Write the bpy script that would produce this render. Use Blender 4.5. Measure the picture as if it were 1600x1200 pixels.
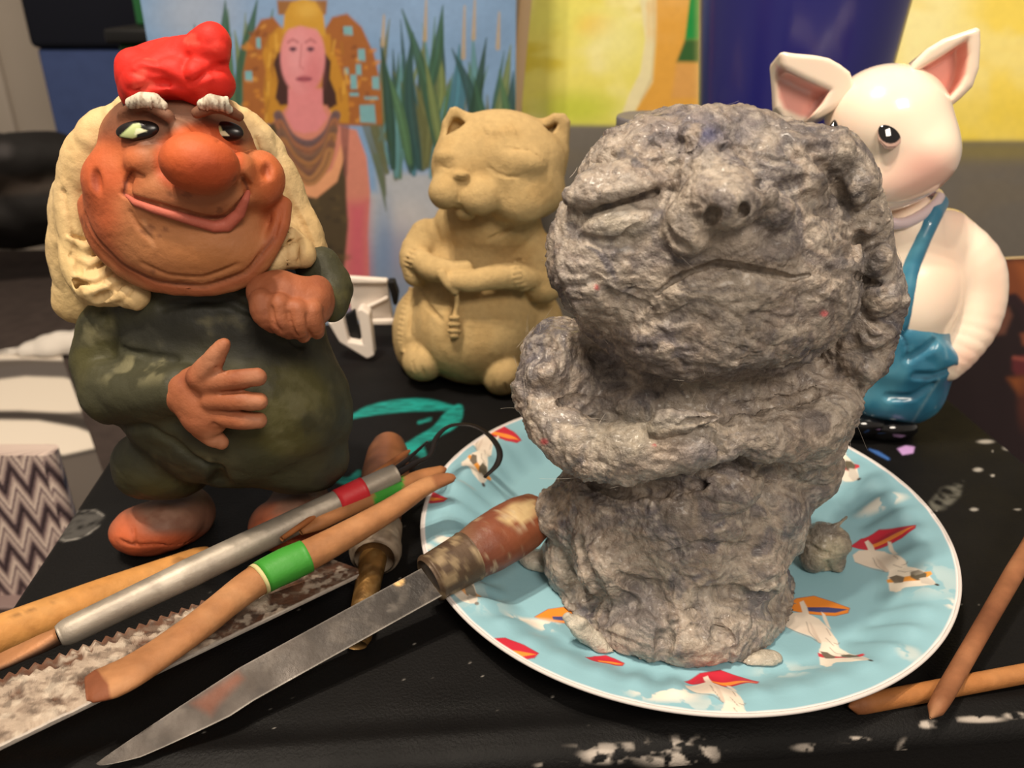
import bpy, math, random
import numpy as np
from mathutils import Vector

for o in list(bpy.data.objects):
    bpy.data.objects.remove(o, do_unlink=True)
SC = bpy.context.scene
COL = SC.collection
random.seed(4)
RNG = np.random.default_rng(7)

# ------------------------------------------------------------------ camera
H = 0.22                      # camera height above the table top (metres)
PITCH = math.radians(26.0)
FPX = 1330.0                  # focal length in pixels of the 1600 x 1200 frame
CP, SP = math.cos(PITCH), math.sin(PITCH)
cam_d = bpy.data.cameras.new('camera')
cam = bpy.data.objects.new('camera', cam_d)
COL.objects.link(cam)
cam.location = (0, 0, H)
cam.rotation_euler = (math.radians(90) - PITCH, 0, 0)
cam_d.sensor_fit = 'HORIZONTAL'
cam_d.sensor_width = 36.0
cam_d.lens = 36.0 * FPX / 1600.0
cam_d.clip_start = 0.01
cam_d.dof.use_dof = True
cam_d.dof.focus_distance = 0.285
cam_d.dof.aperture_fstop = 13.5
SC.camera = cam

# ------------------------------------------------------------------ world, lamps, exposure
SC.view_settings.view_transform = 'Standard'
SC.view_settings.look = 'None'
SC.view_settings.gamma = 1.0
SC.view_settings.use_curve_mapping = False
SC.view_settings.exposure = -0.2
wd = bpy.data.worlds.new('room_glow')
SC.world = wd
wd.use_nodes = True
wd.node_tree.nodes['Background'].inputs[0].default_value = (1.0, 0.86, 0.72, 1)
wd.node_tree.nodes['Background'].inputs[1].default_value = 0.34
for k, (x, y, z, w) in enumerate([(-0.36, 0.08, 1.25, 32.0), (-0.24, 0.17, 1.27, 32.0), (-0.26, 0.01, 1.23, 22.0)]):
    ld = bpy.data.lights.new('ceiling_bulb', 'POINT')
    ld.energy = w
    ld.color = (1.0, 0.86, 0.69)
    ld.shadow_soft_size = 0.022
    lo = bpy.data.objects.new('ceiling_bulb', ld)
    lo.location = (x, y, z)
    COL.objects.link(lo)
# the rest of the room's lamps, behind the photographer
ld = bpy.data.lights.new('room_lamp', 'AREA')
ld.energy = 21.0
ld.size = 0.5
ld.color = (1.0, 0.88, 0.74)
lo = bpy.data.objects.new('room_lamp', ld)
lo.location = (0.45, -0.9, 1.3)
lo.rotation_euler = (Vector((0.05, 0.3, 0.05)) - lo.location).to_track_quat('-Z', 'Y').to_euler()
COL.objects.link(lo)

# ------------------------------------------------------------------ frames: pixel <-> room
def ray(px, py):
    return (np.asarray(px, float) - 800.0) / FPX, -(np.asarray(py, float) - 600.0) / FPX

def at(px, py, Y):
    """room point seen at (px,py) on the upright plane at distance Y"""
    a, b = ray(px, py)
    t = Y / (CP + b * SP)
    return Vector((float(a * t), float(Y), float(H + t * (b * CP - SP))))

def on(px, py, z=0.0):
    """room point seen at (px,py) on the level plane at height z"""
    a, b = ray(px, py)
    t = (z - H) / (b * CP - SP)
    return Vector((float(a * t), float(t * (CP + b * SP)), float(z)))

def tocam(W):
    W = np.asarray(W, float)
    y = W[..., 1]; z = W[..., 2] - H
    return np.stack([W[..., 0], y * SP + z * CP, y * CP - z * SP], -1)

def toroom(c):
    return np.stack([c[..., 0], c[..., 1] * SP + c[..., 2] * CP, H + c[..., 1] * CP - c[..., 2] * SP], -1)

def topx(W):
    c = tocam(W)
    return np.stack([800 + FPX * c[..., 0] / c[..., 2], 600 - FPX * c[..., 1] / c[..., 2]], -1)

# ------------------------------------------------------------------ noise
def _hash(ix, iy, iz, s):
    h = (ix * 374761393 + iy * 668265263 + iz * 2147483647 % 1274126177 + iz * 1103515245 + s * 974634777) & 0xFFFFFFFF
    h = ((h ^ (h >> 13)) * 1274126177) & 0xFFFFFFFF
    h = ((h ^ (h >> 16)) * 2246822519) & 0xFFFFFFFF
    return ((h ^ (h >> 15)) & 0xFFFFFF).astype(np.float64) / 0xFFFFFF

def vnoise(p, freq, seed=0):
    q = p * freq
    i = np.floor(q).astype(np.int64)
    f = q - i
    u = f * f * f * (f * (f * 6 - 15) + 10)
    r = 0
    for dx in (0, 1):
        wx = u[:, 0] if dx else 1 - u[:, 0]
        for dy in (0, 1):
            wy = u[:, 1] if dy else 1 - u[:, 1]
            for dz in (0, 1):
                wz = u[:, 2] if dz else 1 - u[:, 2]
                r = r + wx * wy * wz * _hash(i[:, 0] + dx, i[:, 1] + dy, i[:, 2] + dz, seed)
    return r * 2 - 1

def fbm(p, freq, octs=4, seed=0, gain=0.5):
    r, a, n = 0, 1.0, 0
    for k in range(octs):
        r = r + a * vnoise(p, freq * 2.03 ** k, seed + k * 17)
        n += a; a *= gain
    return r / n

def ridged(p, freq, octs=4, seed=0, gain=0.55):
    r, a, n = 0, 1.0, 0
    for k in range(octs):
        r = r + a * (1 - 2.2 * np.abs(vnoise(p, freq * 2.03 ** k, seed + k * 17)))
        n += a; a *= gain
    return r / n

def worley(p, freq, seed=0):
    """nearest-cell id and distances (F1,F2) for facets and scoops"""
    q = p * freq
    i = np.floor(q).astype(np.int64)
    best = np.full(len(p), 9.0); sec = np.full(len(p), 9.0); bid = np.zeros(len(p))
    for dx in (-1, 0, 1):
        for dy in (-1, 0, 1):
            for dz in (-1, 0, 1):
                c = i + np.array([dx, dy, dz])
                fx = np.stack([_hash(c[:, 0], c[:, 1], c[:, 2], seed + k) for k in (1, 2, 3)], -1)
                d = np.linalg.norm(c + fx - q, axis=1)
                m = d < best
                sec = np.where(m, best, np.minimum(sec, d))
                bid = np.where(m, fx[:, 0], bid)
                best = np.where(m, d, best)
    return best, sec, bid

def sm(x, a, b):
    t = np.clip((x - a) / (b - a + 1e-12), 0, 1)
    return t * t * (3 - 2 * t)

# ------------------------------------------------------------------ colour
def lin(c):
    c = np.asarray(c, float)
    if c.max() > 1.01: c = c / 255.0
    return np.where(c <= 0.04045, c / 12.92, ((c + 0.055) / 1.055) ** 2.4)

def c4(c):
    l = lin(c); return (float(l[0]), float(l[1]), float(l[2]), 1.0)

def polydist(P, poly):
    """signed distance (negative inside) of 2-D points to a polygon"""
    poly = np.asarray(poly, float)
    d2 = np.full(len(P), 1e18); ins = np.zeros(len(P), bool)
    n = len(poly)
    for k in range(n):
        a, b = poly[k], poly[(k + 1) % n]
        ab = b - a
        h = np.clip(((P - a) @ ab) / max(ab @ ab, 1e-18), 0, 1)
        d2 = np.minimum(d2, ((P - a - h[:, None] * ab) ** 2).sum(1))
        c = (a[1] > P[:, 1]) != (b[1] > P[:, 1])
        if abs(ab[1]) > 1e-18:
            ins ^= c & (P[:, 0] < a[0] + (P[:, 1] - a[1]) * ab[0] / ab[1])
    return np.where(ins, -1, 1) * np.sqrt(d2)

class Paint:
    """colours laid on a surface's points in a flat 2-D frame of that surface"""
    def __init__(s, P, base):
        s.P = np.asarray(P, float)
        s.c = np.tile(lin(base), (len(s.P), 1)) if np.ndim(base) == 1 else np.array(base)
    def mix(s, a, col, idx=None):
        col = lin(col)
        if idx is None: s.c = s.c * (1 - a[:, None]) + col * a[:, None]
        else: s.c[idx] = s.c[idx] * (1 - a[:, None]) + col * a[:, None]
    def poly(s, pts, col, soft=1.2, alpha=1.0, mask=None):
        pts = np.asarray(pts, float)
        lo, hi = pts.min(0) - 2 * soft, pts.max(0) + 2 * soft
        idx = np.nonzero(((s.P > lo) & (s.P < hi)).all(1))[0]
        if not len(idx): return
        a = alpha * (1 - sm(polydist(s.P[idx], pts), -soft, soft))
        if mask is not None: a = a * mask[idx]
        s.mix(a, col, idx)
    def _near(s, lo, hi, mask):
        m = ((s.P > lo) & (s.P < hi)).all(1)
        if mask is not None: m &= np.asarray(mask) > 0
        return np.nonzero(m)[0]
    def blob(s, x, y, rx, ry, col, soft=0.4, alpha=1.0, rot=0, mask=None):
        c, n = math.cos(math.radians(rot)), math.sin(math.radians(rot))
        R = max(rx, ry) * (1 + soft); o = np.array([x, y])
        idx = s._near(o - R, o + R, mask)
        if not len(idx): return
        d = s.P[idx] - o
        u = (d[:, 0] * c + d[:, 1] * n) / rx; v = (-d[:, 0] * n + d[:, 1] * c) / ry
        a = alpha * (1 - sm(np.sqrt(u * u + v * v), 1 - soft, 1 + soft))
        if mask is not None: a = a * np.asarray(mask)[idx]
        s.mix(a, col, idx)
    def line(s, pts, w, col, soft=1.0, alpha=1.0, mask=None):
        pts = np.asarray(pts, float); wm = np.max(w) + 2 * soft
        idx = s._near(pts.min(0) - wm, pts.max(0) + wm, mask)
        if not len(idx): return
        Q = s.P[idx]
        d = np.full(len(Q), 1e9)
        for k in range(len(pts) - 1):
            a, b = pts[k], pts[k + 1]; ab = b - a
            h = np.clip(((Q - a) @ ab) / max(ab @ ab, 1e-18), 0, 1)
            ww = w if np.isscalar(w) else w[k] + (w[k + 1] - w[k]) * h
            d = np.minimum(d, np.linalg.norm(Q - a - h[:, None] * ab, axis=1) - ww)
        a = alpha * (1 - sm(d, -soft, soft))
        if mask is not None: a = a * np.asarray(mask)[idx]
        s.mix(a, col, idx)

# ------------------------------------------------------------------ materials
def mat(name, color=None, rough=0.6, spec=0.5, metal=0.0, bump=0.0, bscale=200.0, coat=0.0, var=0.0, vscale=60.0,
        sss=0.0, stretch=None, rvar=0.0, detail=6.0, coatr=0.05):
    """procedural surface; colour None = the mesh's painted 'Col' attribute"""
    m = bpy.data.materials.new(name); m.use_nodes = True
    nt = m.node_tree; N, L = nt.nodes, nt.links
    b = N['Principled BSDF']
    b.inputs['Roughness'].default_value = rough
    b.inputs['Specular IOR Level'].default_value = spec
    b.inputs['Metallic'].default_value = metal
    b.inputs['Coat Weight'].default_value = coat
    b.inputs['Coat Roughness'].default_value = coatr
    if sss:
        b.inputs['Subsurface Weight'].default_value = sss
        b.inputs['Subsurface Radius'].default_value = (0.004, 0.002, 0.001)
        b.inputs['Subsurface Scale'].default_value = 1.0
    tc = N.new('ShaderNodeTexCoord'); src = tc.outputs['Object']
    if stretch:
        mp = N.new('ShaderNodeMapping'); mp.inputs['Scale'].default_value = stretch
        L.new(src, mp.inputs['Vector']); src = mp.outputs['Vector']
    if color is None:
        at_ = N.new('ShaderNodeAttribute'); at_.attribute_name = 'Col'; colout = at_.outputs['Color']
    else:
        rgb = N.new('ShaderNodeRGB'); rgb.outputs[0].default_value = c4(color); colout = rgb.outputs[0]
    if var:
        nz = N.new('ShaderNodeTexNoise'); nz.inputs['Scale'].default_value = vscale; nz.inputs['Detail'].default_value = detail
        L.new(src, nz.inputs['Vector'])
        mr = N.new('ShaderNodeMapRange')
        mr.inputs['From Min'].default_value = 0.3; mr.inputs['From Max'].default_value = 0.7
        mr.inputs['To Min'].default_value = 1 - var; mr.inputs['To Max'].default_value = 1 + var * 0.6
        L.new(nz.outputs['Fac'], mr.inputs['Value'])
        mx = N.new('ShaderNodeVectorMath'); mx.operation = 'SCALE'
        L.new(colout, mx.inputs[0]); L.new(mr.outputs[0], mx.inputs['Scale']); colout = mx.outputs[0]
    L.new(colout, b.inputs['Base Color'])
    if rvar:
        nr = N.new('ShaderNodeTexNoise'); nr.inputs['Scale'].default_value = vscale * 0.7; nr.inputs['Detail'].default_value = 5
        L.new(src, nr.inputs['Vector'])
        m2 = N.new('ShaderNodeMapRange')
        m2.inputs['From Min'].default_value = 0.3; m2.inputs['From Max'].default_value = 0.7
        m2.inputs['To Min'].default_value = max(rough - rvar, 0.02); m2.inputs['To Max'].default_value = min(rough + rvar, 1)
        L.new(nr.outputs['Fac'], m2.inputs['Value']); L.new(m2.outputs[0], b.inputs['Roughness'])
    if bump:
        nb = N.new('ShaderNodeTexNoise'); nb.inputs['Scale'].default_value = bscale; nb.inputs['Detail'].default_value = detail
        nb.inputs['Roughness'].default_value = 0.6
        L.new(src, nb.inputs['Vector'])
        bp = N.new('ShaderNodeBump'); bp.inputs['Strength'].default_value = bump; bp.inputs['Distance'].default_value = 0.001
        L.new(nb.outputs['Fac'], bp.inputs['Height']); L.new(bp.outputs['Normal'], b.inputs['Normal'])
    return m

# ------------------------------------------------------------------ objects
def tag(o, label=None, cat=None, group=None, kind=None):
    if label: o['label'] = label
    if cat: o['category'] = cat
    if group: o['group'] = group
    if kind: o['kind'] = kind
    return o

def empty(name, loc, label, cat, group=None):
    o = bpy.data.objects.new(name, None); COL.objects.link(o)
    o.location = loc; o.empty_display_size = 0.02
    return tag(o, label, cat, group)

def origin(o):
    l = Vector((0, 0, 0))
    while o is not None:
        l = l + o.location; o = o.parent
    return np.array(l)

def mesh(name, V, F, m, parent=None, col=None, smooth=True, normals=None, loc=None):
    """V room coordinates, F (n,4) or (n,3) array or list of lists -> ONE linked mesh object"""
    V = np.asarray(V, float)
    me = bpy.data.meshes.new(name)
    base = origin(parent) if parent is not None else (np.array(loc) if loc is not None else V.mean(0) * 0)
    Vl = (V - base).astype(np.float32)
    if isinstance(F, np.ndarray):
        n, k = F.shape
        me.vertices.add(len(Vl)); me.vertices.foreach_set('co', Vl.ravel())
        me.loops.add(n * k); me.loops.foreach_set('vertex_index', F.astype(np.int32).ravel())
        me.polygons.add(n)
        me.polygons.foreach_set('loop_start', np.arange(0, n * k, k, dtype=np.int32))
        me.update(calc_edges=True)
    else:
        me.from_pydata(Vl.tolist(), [], [list(f) for f in F]); me.update()
    me.polygons.foreach_set('use_smooth', np.full(len(me.polygons), bool(smooth)))
    if col is not None:
        a = me.color_attributes.new('Col', 'FLOAT_COLOR', 'POINT')
        cc = np.ones((len(V), 4), np.float32); cc[:, :3] = np.clip(col, 0, 1)
        a.data.foreach_set('color', cc.ravel())
    me.validate(clean_customdata=False)
    if normals is not None:
        me.normals_split_custom_set_from_vertices([tuple(x) for x in normals])
    o = bpy.data.objects.new(name, me); COL.objects.link(o)
    if m is not None: me.materials.append(m)
    if parent is not None: o.parent = parent
    elif loc is not None: o.location = loc
    return o

# ------------------------------------------------------------------ sculpting: smooth solids on a grid
class Sculpt:
    """primitives are given in photo pixels at distance Y0 (dz = pixels further back), sizes in pixels at that distance"""
    def __init__(s, Y0):
        s.Y0 = Y0; s.ops = []; s.labels = []
    def c(s, px, py, dz=0.0):
        a, b = ray(px, py)
        S = s.Y0 / (CP + b * SP) / FPX
        t = (s.Y0 + dz * S) / (CP + b * SP)
        return np.array([a * t, b * t, t]), S
    def E(s, px, py, dz, rx, ry, rz=None, rot=0, tilt=0):
        o, S = s.c(px, py, dz); S = o[2] / FPX
        return ('E', o, np.array([rx, ry, rx if rz is None else rz]) * S, math.radians(rot), math.radians(tilt))
    def K(s, pts):
        cs, rs = [], []
        if len(pts) > 2: pts = spline(pts, 3 * len(pts) - 2)
        for q in pts:
            o, S = s.c(*q[:3]); cs.append(o); rs.append(q[3] * o[2] / FPX)
        return ('K', np.array(cs), np.array(rs))
    def X(s, poly, dz, th, rnd):
        cy = np.mean([q[1] for q in poly]); o, S = s.c(0, cy, dz)
        pts = np.array([s.c(q[0], q[1], dz)[0][:2] for q in poly])
        Yp = s.Y0 + dz * S
        return ('X', pts, Yp, th * S, rnd * S)
    def KS(s, pts, inset=0.0):
        """chain of beads that sit on the surface already built; pts (px,py,r)"""
        hit = s.hit([(q[0], q[1]) for q in pts])
        rs = [q[2] * h[2] / FPX for q, h in zip(pts, hit)]
        cs = []
        for h, r in zip(hit, rs):
            u = h / np.linalg.norm(h); cs.append(h + u * inset * r)
        return ('K', np.array(cs), np.array(rs))
    def ES(s, px, py, rx, ry, rz, rot=0, inset=0.0, tilt=0):
        h = s.hit([(px, py)])[0]; S = h[2] / FPX
        o = h + h / np.linalg.norm(h) * inset * S
        return ('E', o, np.array([rx, ry, rz]) * S, math.radians(rot), math.radians(tilt))
    def add(s, prim, k=0.0, label=None):
        s.ops.append(('u', prim, k * s.Y0 / FPX, label or (s.ops[-1][3] if s.ops else None))); return s
    def sub(s, prim, k=0.0):
        s.ops.append(('s', prim, k * s.Y0 / FPX, None)); return s
    def cut(s, prim, k=0.0):
        s.ops.append(('i', prim, k * s.Y0 / FPX, None)); return s
    @staticmethod
    def d(prim, P):
        if prim[0] == 'E':
            _, o, r, rot, tilt = prim
            q = P - o
            if rot:
                c, n = math.cos(rot), math.sin(rot)
                q = np.stack([q[:, 0] * c + q[:, 1] * n, -q[:, 0] * n + q[:, 1] * c, q[:, 2]], -1)
            if tilt:
                c, n = math.cos(tilt), math.sin(tilt)
                q = np.stack([q[:, 0], q[:, 1] * c + q[:, 2] * n, -q[:, 1] * n + q[:, 2] * c], -1)
            k0 = np.sqrt(((q / r) ** 2).sum(1)); k1 = np.sqrt(((q / (r * r)) ** 2).sum(1))
            return np.where(k0 < 1e-4, -r.min(), k0 * (k0 - 1) / np.maximum(k1, 1e-9))
        if prim[0] == 'K':
            _, C, R = prim
            if len(C) == 1: return np.linalg.norm(P - C[0], axis=1) - R[0]
            best = None
            for k in range(len(C) - 1):
                ab = C[k + 1] - C[k]; q = P - C[k]
                h = np.clip((q @ ab) / max(ab @ ab, 1e-18), 0, 1)
                e = q - h[:, None] * ab
                dd = np.sqrt((e * e).sum(1)) - (R[k] + (R[k + 1] - R[k]) * h)
                best = dd if best is None else np.minimum(best, dd)
            return best
        if prim[0] == 'X':
            _, pts, Yp, th, rnd = prim
            a = polydist(P[:, :2], pts) + rnd
            w = np.abs(P[:, 2] * CP + P[:, 1] * SP - Yp) - th + rnd
            return np.minimum(np.maximum(a, w), 0) + np.sqrt(np.maximum(a, 0) ** 2 + np.maximum(w, 0) ** 2) - rnd
    @staticmethod
    def box(prim):
        if prim[0] == 'E':
            r = prim[2]; m = np.array([r[0], r[1], r[2]])
            if prim[3]: m[:2] = max(r[0], r[1])
            if prim[4]: m[1:] = max(m[1], m[2])
            return prim[1] - m, prim[1] + m
        if prim[0] == 'K':
            return (prim[1] - prim[2][:, None]).min(0), (prim[1] + prim[2][:, None]).max(0)
        pts, Yp, th = prim[1:4]
        z = (Yp - pts[:, 1] * SP) / CP
        return np.array([*pts.min(0), z.min() - th * 1.3]), np.array([*pts.max(0), z.max() + th * 1.3])
    def ev(s, P, full=False):
        """field value; far from a small primitive only the sign is kept, which is all the mesher needs"""
        r = None
        for op, prim, k, _ in s.ops:
            if r is None: r = s.d(prim, P); continue
            idx = None; Q = P; a = r
            if not full and op != 'i':
                lo, hi = s.box(prim); mg = k + (0.010 if op == 'u' else 0.003)
                idx = np.nonzero(((P > lo - mg) & (P < hi + mg)).all(1))[0]
                if not len(idx): continue
                Q = P[idx]; a = r[idx]
            d = s.d(prim, Q)
            if op == 'u':
                if k > 0:
                    h = np.maximum(k - np.abs(a - d), 0) / k; v = np.minimum(a, d) - h * h * k * 0.25
                else: v = np.minimum(a, d)
            else:
                dd = -d if op == 's' else d
                if k > 0:
                    h = np.maximum(k - np.abs(a - dd), 0) / k; v = np.maximum(a, dd) + h * h * k * 0.25
                else: v = np.maximum(a, dd)
            if idx is None: r = v
            else: r[idx] = v
        return r
    def which(s, P):
        names = []; best = None; ids = None
        for op, prim, k, lab in s.ops:
            if op != 'u': continue
            if lab not in names: names.append(lab)
            d = s.d(prim, P); i = names.index(lab)
            if best is None: best = d; ids = np.full(len(P), i)
            else:
                m = d < best; best = np.where(m, d, best); ids = np.where(m, i, ids)
        return names, ids
    def hit(s, pxs):
        pxs = np.asarray(pxs, float)
        a, b = ray(pxs[:, 0], pxs[:, 1])
        u = np.stack([a, b, np.ones_like(a)], -1); nrm = np.linalg.norm(u, axis=1)
        lo, hi = 9.0, 0.0
        for op, prim, k, _ in s.ops:
            if op == 'u':
                q = s.box(prim); lo = min(lo, q[0][2]); hi = max(hi, q[1][2])
        T = np.linspace(lo - .002, hi + .002, 260)
        D = s.ev((u[:, None, :] * T[None, :, None]).reshape(-1, 3)).reshape(len(pxs), -1)
        ins = D < 0
        first = np.where(ins.any(1), ins.argmax(1), D.argmin(1))
        t1 = T[first]; t0 = np.where(ins.any(1) & (first > 0), T[np.maximum(first - 1, 0)], t1)
        for _ in range(9):
            tm = (t0 + t1) / 2; m = s.ev(u * tm[:, None]) < 0
            t1 = np.where(m, tm, t1); t0 = np.where(m, t0, tm)
        t = (t0 + t1) / 2
        return u * t[:, None]
    def grid(s, vox):
        lo = np.full(3, 9.0); hi = np.full(3, -9.0); kmax = 0
        for op, prim, k, _ in s.ops:
            if op == 'u':
                a, b = s.box(prim); lo = np.minimum(lo, a); hi = np.maximum(hi, b); kmax = max(kmax, k)
        lo = lo - vox * 3 - kmax * 0.2; hi = hi + vox * 3 + kmax * 0.2
        B = 6
        nb = np.ceil((hi - lo) / (vox * B)).astype(int); n = nb * B
        cx = [lo[i] + (np.arange(nb[i]) * B + (B - 1) / 2) * vox for i in range(3)]
        Q = np.stack(np.meshgrid(*cx, indexing='ij'), -1).reshape(-1, 3)
        dc = s.ev(Q)
        D = np.repeat(np.repeat(np.repeat(dc.reshape(nb), B, 0), B, 1), B, 2).astype(np.float32)
        keep = np.abs(dc) < B * vox * 0.87 * 1.9
        kb = np.array(np.unravel_index(np.nonzero(keep)[0], nb)).T
        off = np.stack(np.meshgrid(*[np.arange(B)] * 3, indexing='ij'), -1).reshape(-1, 3)
        for c0 in range(0, len(kb), 1200):
            I = (kb[c0:c0 + 1200, None, :] * B + off[None]).reshape(-1, 3)
            D[I[:, 0], I[:, 1], I[:, 2]] = s.ev(lo + I * vox)
        return D, lo, n
    def surface(s, vox, newton=1, floor=None):
        """surface-nets mesh in camera axes; floor = room height below which all is cut"""
        if floor is not None:
            fl = ('P', floor)
        D, lo, n = s.grid(vox)
        if floor is not None:
            I = np.indices(D.shape)
            y = lo[1] + I[1] * vox; z = lo[2] + I[2] * vox
            zr = H + y * CP - z * SP
            D = np.maximum(D, (floor - zr).astype(np.float32))
        ins = D < 0
        c = [ins[:-1, :-1, :-1], ins[1:, :-1, :-1], ins[:-1, 1:, :-1], ins[1:, 1:, :-1],
             ins[:-1, :-1, 1:], ins[1:, :-1, 1:], ins[:-1, 1:, 1:], ins[1:, 1:, 1:]]
        cnt = sum(x.astype(np.int8) for x in c)
        cell = np.array(np.nonzero((cnt > 0) & (cnt < 8))).T
        vid = -np.ones(cnt.shape, np.int32); vid[cell[:, 0], cell[:, 1], cell[:, 2]] = np.arange(len(cell))
        corners = np.array([[i & 1, (i >> 1) & 1, (i >> 2) & 1] for i in range(8)])
        dv = np.stack([D[cell[:, 0] + k[0], cell[:, 1] + k[1], cell[:, 2] + k[2]] for k in corners], -1).astype(float)
        acc = np.zeros((len(cell), 3)); w = np.zeros(len(cell))
        for i in range(8):
            for ax in range(3):
                j = i | (1 << ax)
                if j == i: continue
                m = (dv[:, i] < 0) != (dv[:, j] < 0)
                t = np.where(m, dv[:, i] / np.where(m, dv[:, i] - dv[:, j], 1), 0)
                p = corners[i] + np.outer(t, corners[j] - corners[i])
                acc += np.where(m[:, None], p, 0); w += m
        V = lo + (cell + acc / w[:, None]) * vox
        F = []
        for ax in range(3):
            b, g = (ax + 1) % 3, (ax + 2) % 3
            sl0 = [slice(None)] * 3; sl1 = [slice(None)] * 3
            sl0[ax] = slice(0, -1); sl1[ax] = slice(1, None)
            A, Bm = ins[tuple(sl0)], ins[tuple(sl1)]
            ed = np.array(np.nonzero(A != Bm)).T
            ed = ed[(ed[:, b] > 0) & (ed[:, g] > 0) & (ed[:, b] < vid.shape[b]) & (ed[:, g] < vid.shape[g])]
            q = []
            for (ob, og) in ((-1, -1), (0, -1), (0, 0), (-1, 0)):
                I = ed.copy(); I[:, b] += ob; I[:, g] += og
                q.append(vid[I[:, 0], I[:, 1], I[:, 2]])
            q = np.stack(q, -1)
            fl_ = ~A[ed[:, 0], ed[:, 1], ed[:, 2]]
            q[fl_] = q[fl_][:, ::-1]
            F.append(q)
        F = np.concatenate(F); F = F[(F >= 0).all(1)]
        for _ in range(newton):
            e = vox * 0.3
            d0 = s.ev(V)
            gr = np.stack([s.ev(V + np.eye(3)[i] * e) - d0 for i in range(3)], -1) / e
            g2 = np.maximum((gr ** 2).sum(1), 0.2)
            st = np.clip(d0 / g2, -vox * 0.6, vox * 0.6)
            Vn = V - gr * st[:, None]
            if floor is not None:
                zr = H + V[:, 1] * CP - V[:, 2] * SP
                Vn = np.where((zr < floor + vox * 0.8)[:, None], V, Vn)
            V = Vn
        return V, F

def vnormals(V, F):
    a, b, c = V[F[:, 0]], V[F[:, 1]], V[F[:, 2]]
    fn = np.cross(b - a, c - a)
    if F.shape[1] == 4: fn = np.cross(c - a, V[F[:, 3]] - b)
    N = np.zeros_like(V)
    for k in range(F.shape[1]):
        for i in range(3): N[:, i] += np.bincount(F[:, k], fn[:, i], len(V))
    return N / np.maximum(np.linalg.norm(N, axis=1), 1e-12)[:, None]

def smooth_v(V, F, n=1, f=0.5):
    k = F.shape[1]
    for _ in range(n):
        A = np.zeros_like(V); c = np.zeros(len(V))
        for j in range(k):
            for i in range(3): A[:, i] += np.bincount(F[:, j], V[F[:, (j + 1) % k], i] + V[F[:, (j - 1) % k], i], len(V))
            c += np.bincount(F[:, j], minlength=len(V)) * 2
        V = V * (1 - f) + f * A / np.maximum(c, 1)[:, None]
    return V

def carve(sc, name, m, parent, vox, paint=None, disp=None, floor=None, newton=1, smooth=0, split=None, partmats=None, rest=None):
    """mesh a Sculpt; paint(px, Vroom, N)->colours; disp(Vroom,N,px)->offset in metres; split = {label: object name}"""
    V, F = sc.surface(vox, newton, floor)
    if smooth: V = smooth_v(V, F, smooth)
    ids = None
    if split: names, ids = sc.which(V)
    W = toroom(V)
    N = vnormals(W, F)
    if disp is not None:
        W = W + N * disp(W, N, topx(W))[:, None]
        if floor is not None: W[:, 2] = np.maximum(W[:, 2], floor)
        if rest is not None: W[:, 2] = np.maximum(W[:, 2], rest(W))
        N = vnormals(W, F)
    col = paint(topx(W), W, N) if paint is not None else None
    if not split:
        return mesh(name, W, F, m, parent, col)
    out = {}
    groups = [split.get(nm, name) for nm in names]
    un = []
    for g in groups:
        if g not in un: un.append(g)
    gid = np.array([un.index(g) for g in groups])[ids]
    fg = gid[F].min(1)
    for k, g in enumerate(un):
        f = F[fg == k]
        if not len(f): continue
        used = np.unique(f); re_ = -np.ones(len(W), np.int64); re_[used] = np.arange(len(used))
        mm = partmats.get(g, m) if partmats else m
        out[g] = mesh(g.split('#')[0], W[used], re_[f], mm, parent, None if col is None else col[used], normals=N[used])
    return out

# ------------------------------------------------------------------ swept and plain solids
def spline(pts, n):
    """Catmull-Rom through rows of pts, n samples"""
    P = np.asarray(pts, float)
    if len(P) == 2:
        t = np.linspace(0, 1, n)[:, None]; return P[0] * (1 - t) + P[1] * t
    Q = np.vstack([2 * P[0] - P[1], P, 2 * P[-1] - P[-2]])
    out = []
    for u in np.linspace(0, len(P) - 1, n):
        k = min(int(u), len(P) - 2); t = u - k
        p0, p1, p2, p3 = Q[k:k + 4]
        out.append(0.5 * (2 * p1 + (p2 - p0) * t + (2 * p0 - 5 * p1 + 4 * p2 - p3) * t * t + (3 * p1 - p0 - 3 * p2 + p3) * t ** 3))
    return np.array(out)

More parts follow.
